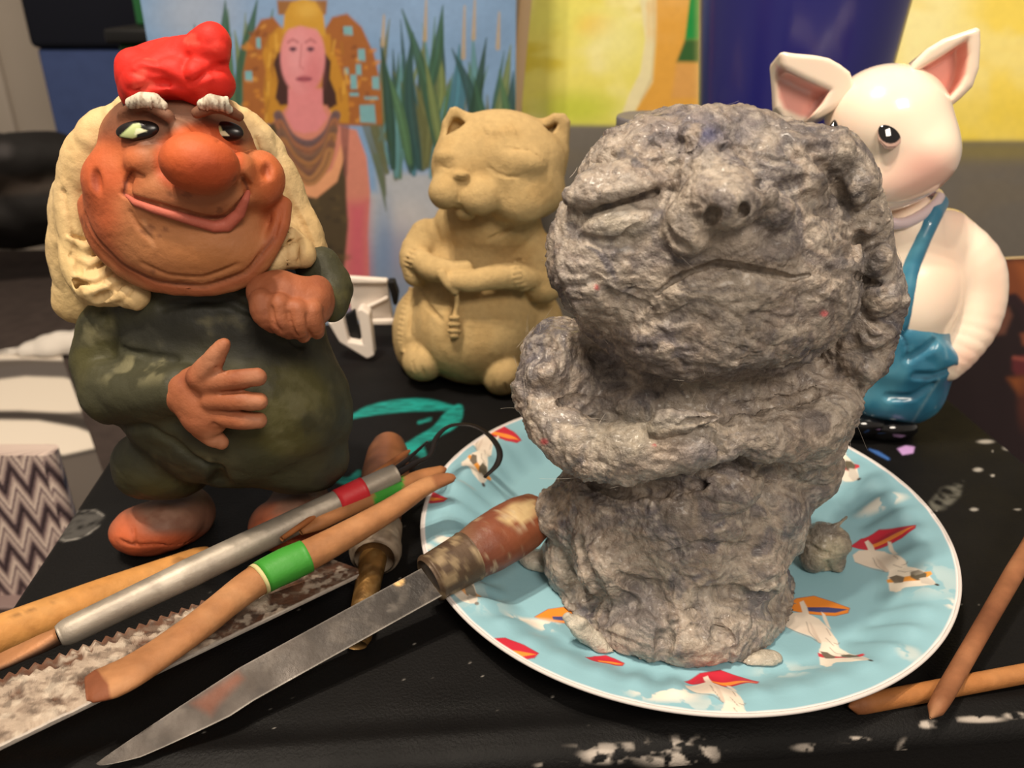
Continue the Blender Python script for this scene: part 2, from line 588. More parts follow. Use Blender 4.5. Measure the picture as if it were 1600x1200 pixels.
def sweep(name, path, rad, m, parent=None, seg=20, up=(0, 0, 1), col=None, loc=None, smooth=True, square=0.0):
    """tube along path (n,3) with rad (n,) or (n,2) = half width, half height; col(t, ang, V)->linear colours"""
    P = np.asarray(path, float); R = np.asarray(rad, float)
    if R.ndim == 1: R = np.stack([R, R], -1)
    T = np.gradient(P, axis=0); T /= np.maximum(np.linalg.norm(T, axis=1), 1e-12)[:, None]
    S = np.cross(T, np.asarray(up, float)); S /= np.maximum(np.linalg.norm(S, axis=1), 1e-9)[:, None]
    U = np.cross(S, T)
    th = np.linspace(0, 2 * math.pi, seg, endpoint=False)
    ct, st = np.cos(th), np.sin(th)
    if square:
        e = 1 - square
        ct = np.sign(ct) * np.abs(ct) ** e; st = np.sign(st) * np.abs(st) ** e
    V = (P[:, None, :] + S[:, None, :] * (R[:, 0, None] * ct)[..., None] + U[:, None, :] * (R[:, 1, None] * st)[..., None]).reshape(-1, 3)
    n = len(P)
    i = np.arange(n - 1)[:, None] * seg; j = np.arange(seg)[None]; jn = (j + 1) % seg
    F = np.stack([i + j, i + seg + j, i + seg + jn, i + jn], -1).reshape(-1, 4)
    F = F[:, ::-1]
    V = np.vstack([V, P[0], P[-1]])
    caps = [[len(V) - 2, k, (k + 1) % seg] for k in range(seg)] + [[len(V) - 1, (n - 1) * seg + (k + 1) % seg, (n - 1) * seg + k] for k in range(seg)]
    C = None
    if col is not None:
        t = np.concatenate([np.repeat(np.linspace(0, 1, n), seg), [0, 1]]); a = np.concatenate([np.tile(th, n), [0, 0]])
        C = col(t, a, V)
    return mesh(name, V, F.tolist() + caps, m, parent, C, smooth, loc=loc)

def boxm(name, lo, hi, m, parent=None, bevel=0.0, rotz=0.0, pivot=None, seg=3, loc=None):
    import bmesh
    lo, hi = np.array(lo, float), np.array(hi, float)
    bm = bmesh.new(); bmesh.ops.create_cube(bm, size=1)
    for v in bm.verts: v.co = Vector((lo + hi) / 2 + np.array(v.co) * (hi - lo))
    if bevel: bmesh.ops.bevel(bm, geom=bm.edges[:], offset=bevel, segments=seg, affect='EDGES', profile=0.5)
    V = np.array([v.co[:] for v in bm.verts]); bm.verts.index_update(); F = [[v.index for v in f.verts] for f in bm.faces]; bm.free()
    if rotz:
        p = np.array(pivot if pivot is not None else (lo + hi) / 2); c, s = math.cos(rotz), math.sin(rotz)
        d = V - p; V = p + np.stack([d[:, 0] * c - d[:, 1] * s, d[:, 0] * s + d[:, 1] * c, d[:, 2]], -1)
    return mesh(name, V, F, m, parent, None, smooth=bevel > 0, loc=loc)

def prism(name, poly3, thick, m, parent=None, bevel=0.0, loc=None):
    """flat polygon (room points) given a real thickness along its normal"""
    import bmesh
    P = [Vector(p) for p in poly3]
    nrm = Vector((0, 0, 0))
    for k in range(len(P)): nrm += P[k].cross(P[(k + 1) % len(P)])
    nrm.normalize()
    bm = bmesh.new()
    f = bm.faces.new([bm.verts.new(p) for p in P])
    r = bmesh.ops.extrude_face_region(bm, geom=[f])
    for v in r['geom']:
        if isinstance(v, bmesh.types.BMVert): v.co -= nrm * thick
    bmesh.ops.recalc_face_normals(bm, faces=bm.faces[:])
    if bevel: bmesh.ops.bevel(bm, geom=bm.edges[:], offset=bevel, segments=2, affect='EDGES', profile=0.5)
    bm.verts.index_update()
    V = np.array([v.co[:] for v in bm.verts]); F = [[v.index for v in q.verts] for q in bm.faces]; bm.free()
    return mesh(name, V, F, m, parent, None, smooth=False, loc=loc)

def sheet(name, O, U, Vv, nu, nv, m, paint, parent=None, thick=0.0, height=None, loc=None):
    """rectangular slab O + u U + v V, front face painted; paint(P2 px, uv)->colours"""
    O, U, Vv = (np.asarray(x, float) for x in (O, U, Vv))
    u, v = np.meshgrid(np.linspace(0, 1, nu), np.linspace(0, 1, nv), indexing='ij')
    W = O + u.reshape(-1, 1) * U + v.reshape(-1, 1) * Vv
    nrm = np.cross(U, Vv); nrm /= np.linalg.norm(nrm)
    uv = np.stack([u.ravel(), v.ravel()], -1)
    if height is not None: W = W + nrm * height(uv)[:, None]
    i = np.arange(nu - 1)[:, None] * nv; j = np.arange(nv - 1)[None]
    F = np.stack([i + j, i + nv + j, i + nv + j + 1, i + j + 1], -1).reshape(-1, 4).tolist()
    C = paint(topx(W), uv)
    if thick:
        n0 = len(W)
        ring = [k * nv for k in range(nu)] + [(nu - 1) * nv + k for k in range(1, nv)] + [k * nv + nv - 1 for k in range(nu - 2, -1, -1)] + [k for k in range(nv - 2, 0, -1)]
        back = W[ring] - nrm * thick
        W = np.vstack([W, W[ring], back])
        edge = np.tile(lin((214, 190, 150)), (2 * len(ring), 1)); C = np.vstack([C, edge])
        L = len(ring)
        F += [[n0 + k, n0 + L + k, n0 + L + (k + 1) % L, n0 + (k + 1) % L] for k in range(L)]
        F += [[n0 + L + k for k in range(L)][::-1]]
    return mesh(name, W, F, m, parent, C, smooth=False, loc=loc)
# ================================================================== THE SETTING
M_door = mat('door_paint', (158, 147, 135), 0.55, var=0.05, vscale=6)
M_wallp = mat('wall_paint', (150, 138, 124), 0.8, var=0.05, vscale=4)
M_floor = mat('dark_carpet', (62, 53, 48), 0.95, var=0.25, vscale=120, bump=0.6, bscale=400)
FZ = -0.56
def struct(name, lo, hi, m, rotz=0, pivot=None):
    return tag(boxm(name, lo, hi, m, None, 0, rotz, pivot), None, None, None, 'structure')
struct('floor', (-2.2, -0.6, FZ - 0.05), (1.9, 2.45, FZ), M_floor)
struct('wall_back', (-2.2, 2.4, FZ), (1.9, 2.46, 1.5), M_wallp)
# door standing in the back left of the room, with moulded panels
dr = at(96, 0, 1.62); dx1 = dr.x
M_shadowgap = mat('door_gap', (40, 34, 30), 0.9)
dl = empty('door_1', (dx1 - 0.42, 1.62, FZ), None, None); dl['kind'] = 'structure'
boxm('door_leaf', (dx1 - 0.85, 1.62, FZ), (dx1 - 0.055, 1.66, 1.4), M_door, dl)
boxm('door_casing', (dx1 - 0.052, 1.605, FZ), (dx1, 1.67, 1.4), M_door, dl, 0.006)
for (x0, x1, z0, z1) in ((-0.33, -0.13, 0.19, 0.9), (-0.33, -0.13, -0.42, 0.13), (-0.73, -0.43, 0.19, 0.9), (-0.73, -0.43, -0.42, 0.13)):
    boxm('door_panel', (dx1 + x0, 1.608, z0), (dx1 + x1, 1.63, z1), M_door, dl, 0.008)

# ================================================================== THE WORK TABLE
TA = math.radians(4.7)
tl, tr = on(90, 826, 0), on(1536, 660, 0)           # points of the left and right edges
tf = on(1200, 1163, 0)                               # point of the front edge
u_d = np.array([-math.sin(TA), math.cos(TA)]); u_w = np.array([math.cos(TA), math.sin(TA)])
xl = float(np.dot(u_w, tl[:2])); xr_ = float(np.dot(u_w, tr[:2])); yf = float(np.dot(u_d, tf[:2])); yb = float(np.dot(u_d, on(700, 497, 0)[:2]))
def tw(w, d, z): return np.array([*(u_w * w + u_d * d), z])
M_table = mat('black_table_vinyl', None, 0.6, 0.18, bump=0.35, bscale=900, rvar=0.12, var=0.12, vscale=30)
M_tside = mat('black_table_side', (14, 13, 13), 0.55, 0.3, bump=0.3, bscale=700)
root = empty('work_table', tuple(tw((xl + xr_) / 2, (yf + yb) / 2, FZ)), 'low black vinyl-topped table under all the figurines and tools', 'table')
nw, nd = 560, 420
def table_top():
    w = np.linspace(xl, xr_, nw); d = yf + (yb - yf) * np.linspace(0, 1, nd) ** 1.7
    Wg, Dg = np.meshgrid(w, d, indexing='ij')
    V = np.stack([Wg.ravel() * u_w[0] + Dg.ravel() * u_d[0], Wg.ravel() * u_w[1] + Dg.ravel() * u_d[1], np.zeros(Wg.size)], -1)
    # rounded lip all round
    e = np.minimum(np.minimum(Wg - xl, xr_ - Wg), np.minimum(Dg - yf, yb - Dg)).ravel()
    r = 0.007
    V[:, 2] -= np.where(e < r, r - np.sqrt(np.maximum(r * r - (r - e) ** 2, 0)), 0)
    V[:, 2] += 0.0012 * np.exp(-((Dg.ravel() - yf - 0.011) / 0.004) ** 2) - 0.0004 * np.exp(-((Dg.ravel() - yf - 0.02) / 0.004) ** 2)
    px = topx(V)
    n = fbm(V, 90, 4, 3)
    p = Paint(px, (13, 12, 12))
    p.c *= (1 + 0.25 * n)[:, None]
    # teal brush mark behind the loop tool
    teal = (32, 150, 140)
    br = 0.75 + 0.5 * fbm(V * np.array([1, 4, 1]), 150, 3, 9)
    a = np.clip(br, 0, 1)
    for pts, wd_, al in (([(548, 652), (580, 641), (625, 634), (670, 633), (708, 638)], [3, 8, 10, 9, 4], 1), ([(716, 640), (705, 655), (682, 674), (655, 688), (640, 700)], [8, 14, 9, 7, 9], 1),
                     ([(630, 702), (650, 700), (662, 712)], [8, 10, 5], .8), ([(520, 748), (545, 752), (560, 740)], [3, 6, 5], .8), ([(655, 660), (672, 655)], [2.5, 2.5], .9)):
        q = spline([(x, y, w_) for (x, y), w_ in zip(pts, wd_)], 24); p.line(q[:, :2], q[:, 2], teal, 2.5, al, a)
    # white ring left by a wet tool, grey scuffs, drips
    ring = np.clip(0.6 + 1.0 * fbm(V, 260, 3, 5), 0, 1)
    p.poly([(88, 838), (95, 815), (118, 800), (150, 797), (163, 806), (155, 822), (135, 838), (100, 846)], (150, 146, 140), 4, 0.22, ring)
    p.line([(90, 838), (98, 815), (120, 800), (148, 797), (162, 806)], 1.0, (170, 165, 158), 1.2, 0.6, ring)
    p.line([(88, 840), (102, 845), (130, 840), (155, 822)], 1.4, (170, 165, 158), 1.2, 0.5, ring)
    sc_ = np.clip(0.5 + 1.3 * fbm(V, 220, 3, 15), 0, 1)
    p.poly([(1452, 785), (1470, 763), (1505, 752), (1500, 775), (1478, 795), (1458, 800)], (120, 118, 108), 4, 0.6, sc_)
    p.poly([(1402, 701), (1415, 696), (1429, 698), (1427, 708), (1410, 711)], (190, 150, 205), 1.5)
    p.line([(1358, 702), (1372, 708), (1388, 717)], [1, 3, 2], (60, 100, 165), 1.3)
    # chipped white paint along the front edge
    ch = sm(fbm(V, 170, 4, 21), 0.02, 0.2)
    for (x, y, rx, ry, al) in ((945, 1180, 34, 12, 1), (1060, 1176, 62, 22, 1.0), (1115, 1158, 50, 6, .9), (1335, 1156, 20, 5, 1), (1415, 1178, 12, 20, .9), (1455, 1132, 24, 6, 1),
                               (1530, 1124, 36, 5, .9), (1586, 1118, 16, 5, .9), (1260, 1168, 20, 6, .6), (870, 1196, 30, 5, .7), (1000, 1165, 90, 5, .5)):
        p.blob(x, y, rx, ry, (178, 168, 158), 0.5, al, 0, ch)
    for (x, y, rx, ry) in ((1528, 734, 7, 3), (1551, 743, 3, 2), (1540, 690, 12, 3), (1578, 700, 10, 4), (1522, 796, 6, 2.5), (1590, 796, 5, 1.5), (1530, 733, 2, 2)):
        p.blob(x, y, rx, ry, (165, 160, 152), 0.5, 0.9)
    g2 = np.random.default_rng(3)
    for _ in range(80):
        x, y = g2.uniform(150, 1560), g2.uniform(700, 1170)
        p.blob(x, y, *(g2.uniform(0.6, 1.5, 2)), [(150, 145, 138), (120, 116, 110), (60, 140, 130)][int(g2.integers(0, 3) * g2.random())], 0.6, 0.8)
    i = np.arange(nw - 1)[:, None] * nd; j = np.arange(nd - 1)[None]
    F = np.stack([i + j, i + nd + j, i + nd + j + 1, i + j + 1], -1).reshape(-1, 4)
    return V, F, p.c
V, F, C = table_top()
mesh('table_top', V, F, M_table, root, C)
b = [tw(xl + 0.0005, yf + 0.0005, 0), tw(xr_ - 0.0005, yf + 0.0005, 0), tw(xr_ - 0.0005, yb - 0.0005, 0), tw(xl + 0.0005, yb - 0.0005, 0)]
for q in b: q[2] = -0.0072
prism('apron', b, 0.05, M_tside, root)
for (w, d) in ((xl + .03, yf + .03), (xr_ - .03, yf + .03), (xr_ - .03, yb - .03), (xl + .03, yb - .03)):
    c0 = tw(w, d, 0)
    boxm('leg', (c0[0] - .016, c0[1] - .016, FZ), (c0[0] + .016, c0[1] + .016, -0.055), M_tside, root, 0.003, TA, c0)

# ================================================================== BEHIND THE TABLE: left side
M_cloth = mat('black_cloth', (26, 22, 21), 0.95, 0.2, bump=0.5, bscale=300)
# low chest carrying the drawings
M_chest = mat('dark_brown_cover', (66, 56, 52), 0.95, 0.2, var=0.2, vscale=60, bump=0.5, bscale=500)
LZ = -0.16
ch_ = empty('low_chest', (-0.62, 0.85, FZ), 'low chest under a dark brown cover, carrying the drawings on the left', 'chest')
boxm('cover', (-1.15, 0.36, LZ - 0.03), (-0.285, 1.25, LZ), M_chest, ch_, 0.012)
boxm('body', (-1.13, 0.38, FZ), (-0.30, 1.23, LZ - 0.031), M_chest, ch_, 0.006)

def draw_paint(px, uv):
    p = Paint(px, (92, 84, 78))
    p.c *= (1 + 0.12 * np.sin(px[:, 1] * 0.9) * np.sin(px[:, 0] * 0.7))[:, None]
    p.poly([(-60, 575), (60, 568), (140, 570), (160, 590), (60, 590), (-60, 598)], (95, 88, 84), 4)
    p.poly([(-60, 600), (40, 588), (100, 590), (180, 612), (190, 640), (100, 645), (0, 642), (-60, 645)], (220, 208, 192), 3)
    p.poly([(-60, 645), (30, 642), (100, 647), (170, 662), (180, 680), (110, 664), (30, 654), (-60, 655)], (60, 54, 50), 4)
    p.poly([(-60, 655), (60, 657), (120, 668), (165, 685), (160, 698), (100, 712), (40, 706), (-60, 690)], (222, 210, 194), 3)
    p.line([(-60, 704), (40, 710), (100, 714), (165, 700)], 3, (50, 46, 44), 3, 0.8)
    p.line([(-60, 560), (40, 557), (130, 560)], 4, (225, 214, 200), 3)
    return p.c
M_paper = mat('drawing_paper', None, 0.85, 0.2)
dO = on(-90, 860, LZ + 0.002)
o = sheet('charcoal_drawing', on(-120, 860, LZ + 0.0025), on(205, 860, LZ + 0.0025) - on(-120, 860, LZ + 0.0025), on(-120, 548, LZ + 0.0025) - on(-120, 860, LZ + 0.0025), 160, 130, M_paper, draw_paint, thick=0.0015)
tag(o, 'large charcoal drawing of pale lens shapes lying left of the gnome', 'drawing')
# crumpled white paper behind it
def crumple():
    s = Sculpt(0.86)
    s.add(s.E(92, 545, 0, 70, 26, 36, 14), 0, 'a'); s.add(s.E(30, 560, 0, 66, 16, 30), 8); s.add(s.E(140, 530, 30, 40, 16, 24), 8)
    return s
o = carve(crumple(), 'crumpled_paper', mat('white_paper', (214, 205, 194), 0.8), None, 0.004, disp=lambda W, N, px: 0.006 * (worley(W, 45, 3)[0] - 0.5), floor=LZ + 0.002)
tag(o, 'crumpled white paper lying on the chest behind the drawing', 'paper')
# heap of black bags against the door
def bag_sculpt():
    s = Sculpt(1.1)
    s.add(s.E(40, 262, 0, 120, 52, 90, 6), 0, 'a'); s.add(s.E(-60, 285, 0, 90, 60, 80), 20); s.add(s.E(110, 330, 10, 110, 42, 90), 16); s.add(s.E(-20, 350, 0, 120, 40, 90), 16)
    s.add(s.E(170, 290, 40, 60, 60, 60), 20)
    return s
def bag_paint(px, W, N):
    p = Paint(px, (24, 21, 20))
    p.line([(-80, 292), (20, 290), (100, 284), (160, 276)], 14, (62, 52, 44), 8, 0.75)
    p.blob(5, 235, 14, 12, (70, 66, 66), .6, .7)
    return p.c
bz = at(40, 392, 1.1).z
M_bag = mat('black_bag_cloth', None, 0.8, 0.3, bump=0.6, bscale=60)
o = carve(bag_sculpt(), 'black_bag', M_bag, None, 0.0075, paint=bag_paint, disp=lambda W, N, px: 0.012 * fbm(W, 12, 4, 2), floor=LZ + 0.001)
tag(o, 'slumped black cloth bag with brown band in front of the door', 'bag')

# blue storage box with dark lid, green crate beside the woman painting
M_blue = mat('blue_fabric', (58, 72, 112), 0.9, 0.2, var=0.1, vscale=40)
M_navy = mat('dark_navy_cloth', (16, 18, 28), 0.9, 0.2)
bb = empty('storage_box', (-0.78, 1.35, FZ), 'blue storage box with dark navy top beside the door edge', 'box')
p0, p1 = at(112, 76, 1.3), at(232, 76, 1.3)
boxm('body', (p0.x - 0.05, 1.3, FZ), (p1.x, 1.55, p0.z), M_blue, bb, 0.004)
boxm('lid', (p0.x - 0.055, 1.29, p0.z + 0.0005), (p1.x + 0.005, 1.56, p0.z + 0.22), M_navy, bb, 0.01)
M_green = mat('green_plastic', (22, 66, 34), 0.5, 0.4); M_blk = mat('black_plastic', (14, 14, 15), 0.45, 0.4)
gb = empty('green_crate', (-0.33, 0.95, LZ), 'dark green crate with black rim behind the red hat', 'crate')
p0, p1 = at(183, 68, 0.95), at(290, 68, 0.95)
boxm('body', (p0.x, 0.95, LZ), (p1.x, 1.2, p0.z), M_green, gb, 0.004)
boxm('rim', (p0.x - 0.008, 0.94, p0.z + 0.0005), (p1.x + 0.008, 1.21, at(240, 45, 0.94).z), M_blk, gb, 0.003)
boxm('folder', (at(206, 0, 1.0).x, 1.0, at(240, 45, 0.94).z + 0.0005), (p1.x, 1.02, 0.32), mat('green_folder', (28, 92, 48), 0.6), gb, 0.002)

# zigzag box standing on the chest, at the table's left edge
zc = on(80, 712, -0.048)
M_zig = mat('zigzag_glaze', None, 0.3, 0.5, coat=0.5)
zb = empty('zigzag_panel', (zc.x - 0.06, zc.y, LZ), 'upright glossy panel patterned in brown and cream zigzags at the left edge', 'panel')
def zig_body():
    w, d, h, r = 0.15, 0.014, 0.112, 0.006
    x1, y0 = zc.x, zc.y
    # rounded outline, front-right corner at (x1,y0)
    out = []
    for (cx, cy, a0) in ((x1 - r, y0 + r, -90), (x1 - r, y0 + d - r, 0), (x1 - w + r, y0 + d - r, 90), (x1 - w + r, y0 + r, 180)):
        for k in range(9):
            a = math.radians(a0 + k * 11.25); out.append((cx + r * math.cos(a), cy + r * math.sin(a)))
    out.append(out[0]); out = np.array(out)
    # resample finely
    seg = np.r_[0, np.cumsum(np.linalg.norm(np.diff(out, axis=0), axis=1))]
    n = 420; s_ = np.linspace(0, seg[-1], n, endpoint=False)
    xy = np.stack([np.interp(s_, seg, out[:, 0]), np.interp(s_, seg, out[:, 1])], -1)
    m = 170; z = np.linspace(0, h, m)
    V = np.concatenate([np.c_[xy, np.full(n, LZ + zz)] for zz in z])
    S_ = np.tile(s_, m); Z_ = np.repeat(z, n)
    zz = np.abs((((S_ + 0.006) / 0.0155) % 1) * 2 - 1)
    wv = Z_ / 0.030 + zz * 0.62
    st = np.array([lin(c) for c in ((226, 206, 192), (190, 168, 158), (120, 100, 100), (52, 40, 44), (84, 68, 72), (170, 148, 142), (206, 186, 174), (134, 112, 112))])
    t = (wv % 1) * 8; k = np.floor(t).astype(int) % 8
    C = st[k]
    i = np.arange(m - 1)[:, None] * n; j = np.arange(n)[None]; jn = (j + 1) % n
    F = np.stack([i + j, i + jn, i + n + jn, i + n + j], -1).reshape(-1, 4).tolist()
    F.append([(m - 1) * n + k for k in range(n)]); F.append([k for k in range(n)][::-1])
    return V, F, C
V, F, C = zig_body()
mesh('wall', V, F, M_zig, zb, C, smooth=False)
boxm('base', (zc.x - 0.14, zc.y - 0.012, LZ), (zc.x - 0.01, zc.y + 0.03, LZ + 0.004), mat('zigzag_base', (120, 100, 96), 0.4, 0.5), zb, 0.0015)

# ================================================================== PAINTINGS BEHIND THE TABLE
M_canvas = mat('painted_canvas', None, 0.55, 0.3, bump=0.25, bscale=900)
def canvas(px0, px1, Y, ztop, zbot, lean=0.0):
    """upright slab facing the table: returns O,U,V (bottom-left, width, height)"""
    a, b_ = at(px0[0], px0[1], Y), at(px1[0], px1[1], Y)
    return np.array([a.x, Y, zbot]), np.array([b_.x - a.x, 0, 0]), np.array([0, lean, ztop - zbot])

def cw(pts): return [(220 + .3834 * x, .3834 * y) for x, y in pts]
def woman_paint(px, uv):
    g = np.random.default_rng(11)
    p = Paint(px, (120, 152, 190))
    W3 = np.c_[px, 0 * px[:, :1]]
    n = fbm(W3, 0.012, 4, 4)
    t = sm(px[:, 1], 150, 300)
    p.c = p.c * (1 + 0.16 * n)[:, None]
    p.blob(310, 20, 60, 40, (168, 172, 182), .8, .7); p.blob(500, 20, 200, 30, (130, 155, 190), .9, .5)
    # pale path at the foot, bluish below
    p.poly([(590, 268), (700, 272), (860, 280), (860, 700), (200, 700), (200, 300), (590, 300)], (168, 172, 180), 9)
    p.poly([(560, 380), (860, 360), (860, 720), (200, 720), (200, 420)], (120, 136, 160), 40, .85)
    p.blob(640, 340, 30, 26, (190, 186, 186), .9, .6); p.blob(625, 395, 24, 40, (150, 140, 160), .9, .5); p.blob(600, 380, 14, 60, (100, 130, 170), .9, .6)
    cols = [(52, 84, 66), (72, 104, 74), (44, 72, 72), (104, 118, 74), (62, 108, 124), (40, 66, 54), (84, 126, 132), (92, 96, 62)]
    def leaf(x0, y0, x1, y1, w, c, bend=0):
        m_ = ((x0 + x1) / 2 + bend, (y0 + y1) / 2)
        q = spline([(x0, y0), m_, (x1, y1)], 9)
        ww = [w * a for a in (.55, .8, .95, 1, .95, .8, .55, .3, .08)]
        p.line(q, ww, c, 1.3, .92)
        p.line(q, [a * .16 for a in ww], tuple(min(255, v * 1.35) for v in c), .8, .5)
    for k in range(64):
        x = g.uniform(590, 812); y = g.uniform(205, 272); ln = g.uniform(60, 200)
        leaf(x, y + 10, x + g.uniform(-38, 38), max(y - ln, 18), g.uniform(4, 10), cols[int(g.integers(0, 8))], g.uniform(-10, 10))
    for k in range(26):
        x = g.uniform(245, 420); leaf(x, g.uniform(170, 300), x + g.uniform(-40, 30), g.uniform(10, 120), g.uniform(5, 9), cols[int(g.integers(0, 8))], g.uniform(-8, 8))
    for a in ((690, 250, 628, 14, 11, 0, 8), (668, 150, 692, 8, 9, 0, 4), (655, 262, 642, 60, 9, 2, -8), (700, 230, 718, 70, 13, 4, 6), (742, 220, 706, 76, 10, 2, 12),
              (690, 240, 664, 90, 7, 3, 0), (770, 210, 798, 70, 8, 3, 4), (730, 250, 760, 60, 9, 5, 0), (640, 255, 600, 100, 8, 1, 5), (614, 262, 594, 60, 8, 5, 3), (375, 190, 402, 0, 12, 0, -6), (350, 110, 352, 0, 8, 0, 0), (760, 255, 740, 120, 9, 0, 4), (800, 255, 780, 110, 8, 1, 3)):
        leaf(*a[:5], cols[a[5]], a[6])
    for (x, y0, y1) in ((664, 0, 62), (724, 10, 90), (778, 20, 75), (598, 24, 70), (740, 0, 60)):
        p.line([(x, y1), (x + 2, y0)], [3.5, 1.5], (176, 150, 104), 2, .75)
    # headdress: two brown wings, squares of turquoise
    wing = (150, 92, 46)
    p.poly(cw([(418, 500), (415, 300), (440, 160), (490, 80), (540, 70), (580, 120), (570, 510)]), wing, 2)
    p.poly(cw([(750, 120), (780, 70), (840, 55), (900, 110), (950, 220), (980, 350), (985, 515), (760, 510)]), wing, 2)
    p.poly(cw([(555, 0), (760, 0), (755, 60), (560, 60)]), (140, 96, 56), 2)
    for k in range(60):
        a = g.uniform(0, 1); x, y = (g.uniform(425, 560), g.uniform(100, 480)) if a < .42 else (g.uniform(790, 965), g.uniform(110, 500))
        if x > 900 and y < 190: continue
        p.blob(220 + .3834 * x, .3834 * y, g.uniform(3, 7), g.uniform(2, 4), [(186, 122, 50), (120, 70, 40), (196, 140, 66)][int(g.integers(0, 3))], .5, .8, g.uniform(-40, 40))
    for (x, y, w, h) in ((845, 125, 20, 18), (900, 225, 16, 24), (888, 285, 12, 22), (868, 335, 14, 30), (958, 340, 16, 26), (925, 465, 34, 38), (838, 290, 10, 12), (440, 310, 16, 20), (480, 175, 10, 22), (870, 385, 20, 8), (940, 400, 30, 5)):
        p.poly(cw([(x - w, y - h), (x + w * .8, y - h * 1.05), (x + w, y + h), (x - w * .9, y + h * .9)]), (110, 166, 176), 1.2, .92)
    # yellow and dark hair
    p.poly(cw([(560, 110), (520, 150), (495, 220), (510, 290), (500, 380), (515, 500), (590, 510), (760, 500), (850, 500), (845, 380), (800, 250), (770, 140)]), (178, 126, 44), 2.5)
    for k in range(26):
        x = g.choice([g.uniform(500, 580), g.uniform(770, 840)]); y = g.uniform(140, 480)
        p.line(cw([(x, y), (x + g.uniform(-14, 14), y + 50)]), 2, [(204, 156, 66), (150, 100, 40)][int(g.integers(0, 2))], 1.5, .7)
    p.poly(cw([(560, 215), (540, 260), (560, 330), (548, 400), (570, 430), (610, 425), (600, 200)]), (66, 40, 36), 2)
    p.poly(cw([(745, 210), (775, 250), (770, 320), (795, 380), (800, 425), (770, 445), (735, 420)]), (62, 38, 34), 2)
    # shoulders, arm, dress
    p.poly(cw([(600, 430), (760, 430), (800, 510), (880, 530), (920, 640), (935, 780), (925, 960), (935, 1250), (560, 1250), (500, 700), (520, 520)]), (196, 126, 108), 2)
    p.poly(cw([(840, 830), (925, 820), (925, 960), (935, 1250), (830, 1250)]), (190, 84, 104), 16, .8)
    p.poly(cw([(500, 520), (560, 490), (660, 790), (720, 800), (800, 720), (835, 600), (838, 800), (845, 920), (815, 1250), (480, 1250)]), (74, 62, 44), 3)
    p.poly(cw([(600, 560), (640, 720), (700, 745), (780, 690), (815, 590), (830, 640), (800, 740), (715, 808), (640, 790), (590, 700)]), (214, 152, 112), 2)
    for k in range(30):
        x, y = g.uniform(690, 835), g.uniform(800, 1150)
        p.blob(220 + .3834 * x, .3834 * y, g.uniform(3, 9), g.uniform(2, 5), [(96, 80, 52), (54, 46, 36)][k % 2], .7, .5)
    # collars
    for k in range(6):
        q = spline(cw([(560 + 6 * k, 470 + 36 * k), (610 + 4 * k, 560 + 28 * k), (690, 590 + 30 * k), (760 - 3 * k, 545 + 28 * k), (795 - 5 * k, 470 + 30 * k)]), 14)
        p.line(q, 7.5, [(104, 82, 84), (146, 96, 70), (116, 86, 70), (150, 104, 66), (120, 84, 66), (160, 114, 74)][k], 1.6)
        p.line(q, 1.2, (70, 54, 52), 1, .6)
    p.poly(cw([(812, 505), (850, 510), (842, 720), (828, 720)]), (120, 76, 70), 1.5, .7)
    # neck and face
    p.poly(cw([(600, 360), (740, 360), (742, 440), (762, 480), (720, 535), (665, 545), (620, 530), (590, 470), (600, 440)]), (206, 128, 132), 2)
    p.blob(220 + .3834 * 660, .3834 * 235, 35, 58, (206, 132, 136), .08)
    p.blob(220 + .3834 * 640, .3834 * 220, 16, 34, (214, 152, 158), .9, .6)
    p.blob(220 + .3834 * 700, .3834 * 300, 14, 30, (190, 104, 112), .9, .5)
    p.poly(cw([(578, 140), (585, 60), (610, 10), (660, -5), (710, 5), (745, 60), (755, 150), (735, 145), (715, 120), (650, 105), (600, 120)]), (188, 142, 52), 2)
    p.blob(220 + .3834 * 680, .3834 * 40, 16, 12, (206, 166, 78), .8, .7)
    for x in (620, 692):
        p.blob(220 + .3834 * x, .3834 * 200, 6, 3.6, (110, 66, 84), .4); p.blob(220 + .3834 * x, .3834 * 203, 2.6, 2.6, (56, 36, 50), .5)
        p.line(cw([(x - 20, 172), (x, 160), (x + 20, 172)]), 1.6, (150, 84, 92), 1.2, .8)
    p.line(cw([(655, 180), (648, 270), (665, 282)]), 1.2, (172, 98, 104), 1.4, .7)
    p.blob(220 + .3834 * 665, .3834 * 322, 12, 5, (164, 84, 96), .4); p.line(cw([(636, 322), (665, 325), (694, 322)]), .9, (116, 54, 70), 1)
    # skirts of dark lines hanging from the wing
    for k in range(9):
        p.line(cw([(905 + 10 * k, 510), (965 + 4 * k, 700 + 12 * k)]), 1.8, (92, 96, 70), 1.4, .7)
    p.line(cw([(960, 640), (985, 760), (1000, 860)]), [6, 4, .6], (92, 104, 84), 1.5, .9)
    p.c *= (1 + 0.06 * fbm(W3, 0.15, 3, 8))[:, None]
    return p.c
Yw = 0.72
O, U, Vv = canvas((240, 120), (806, 100), Yw, 0.33, -0.30, 0.0)
o = sheet('woman_painting', O, U, Vv, 480, 460, M_canvas, woman_paint, thick=0.018)
tag(o, 'painting of woman in winged headdress before corn leaves, behind the gnome', 'painting')

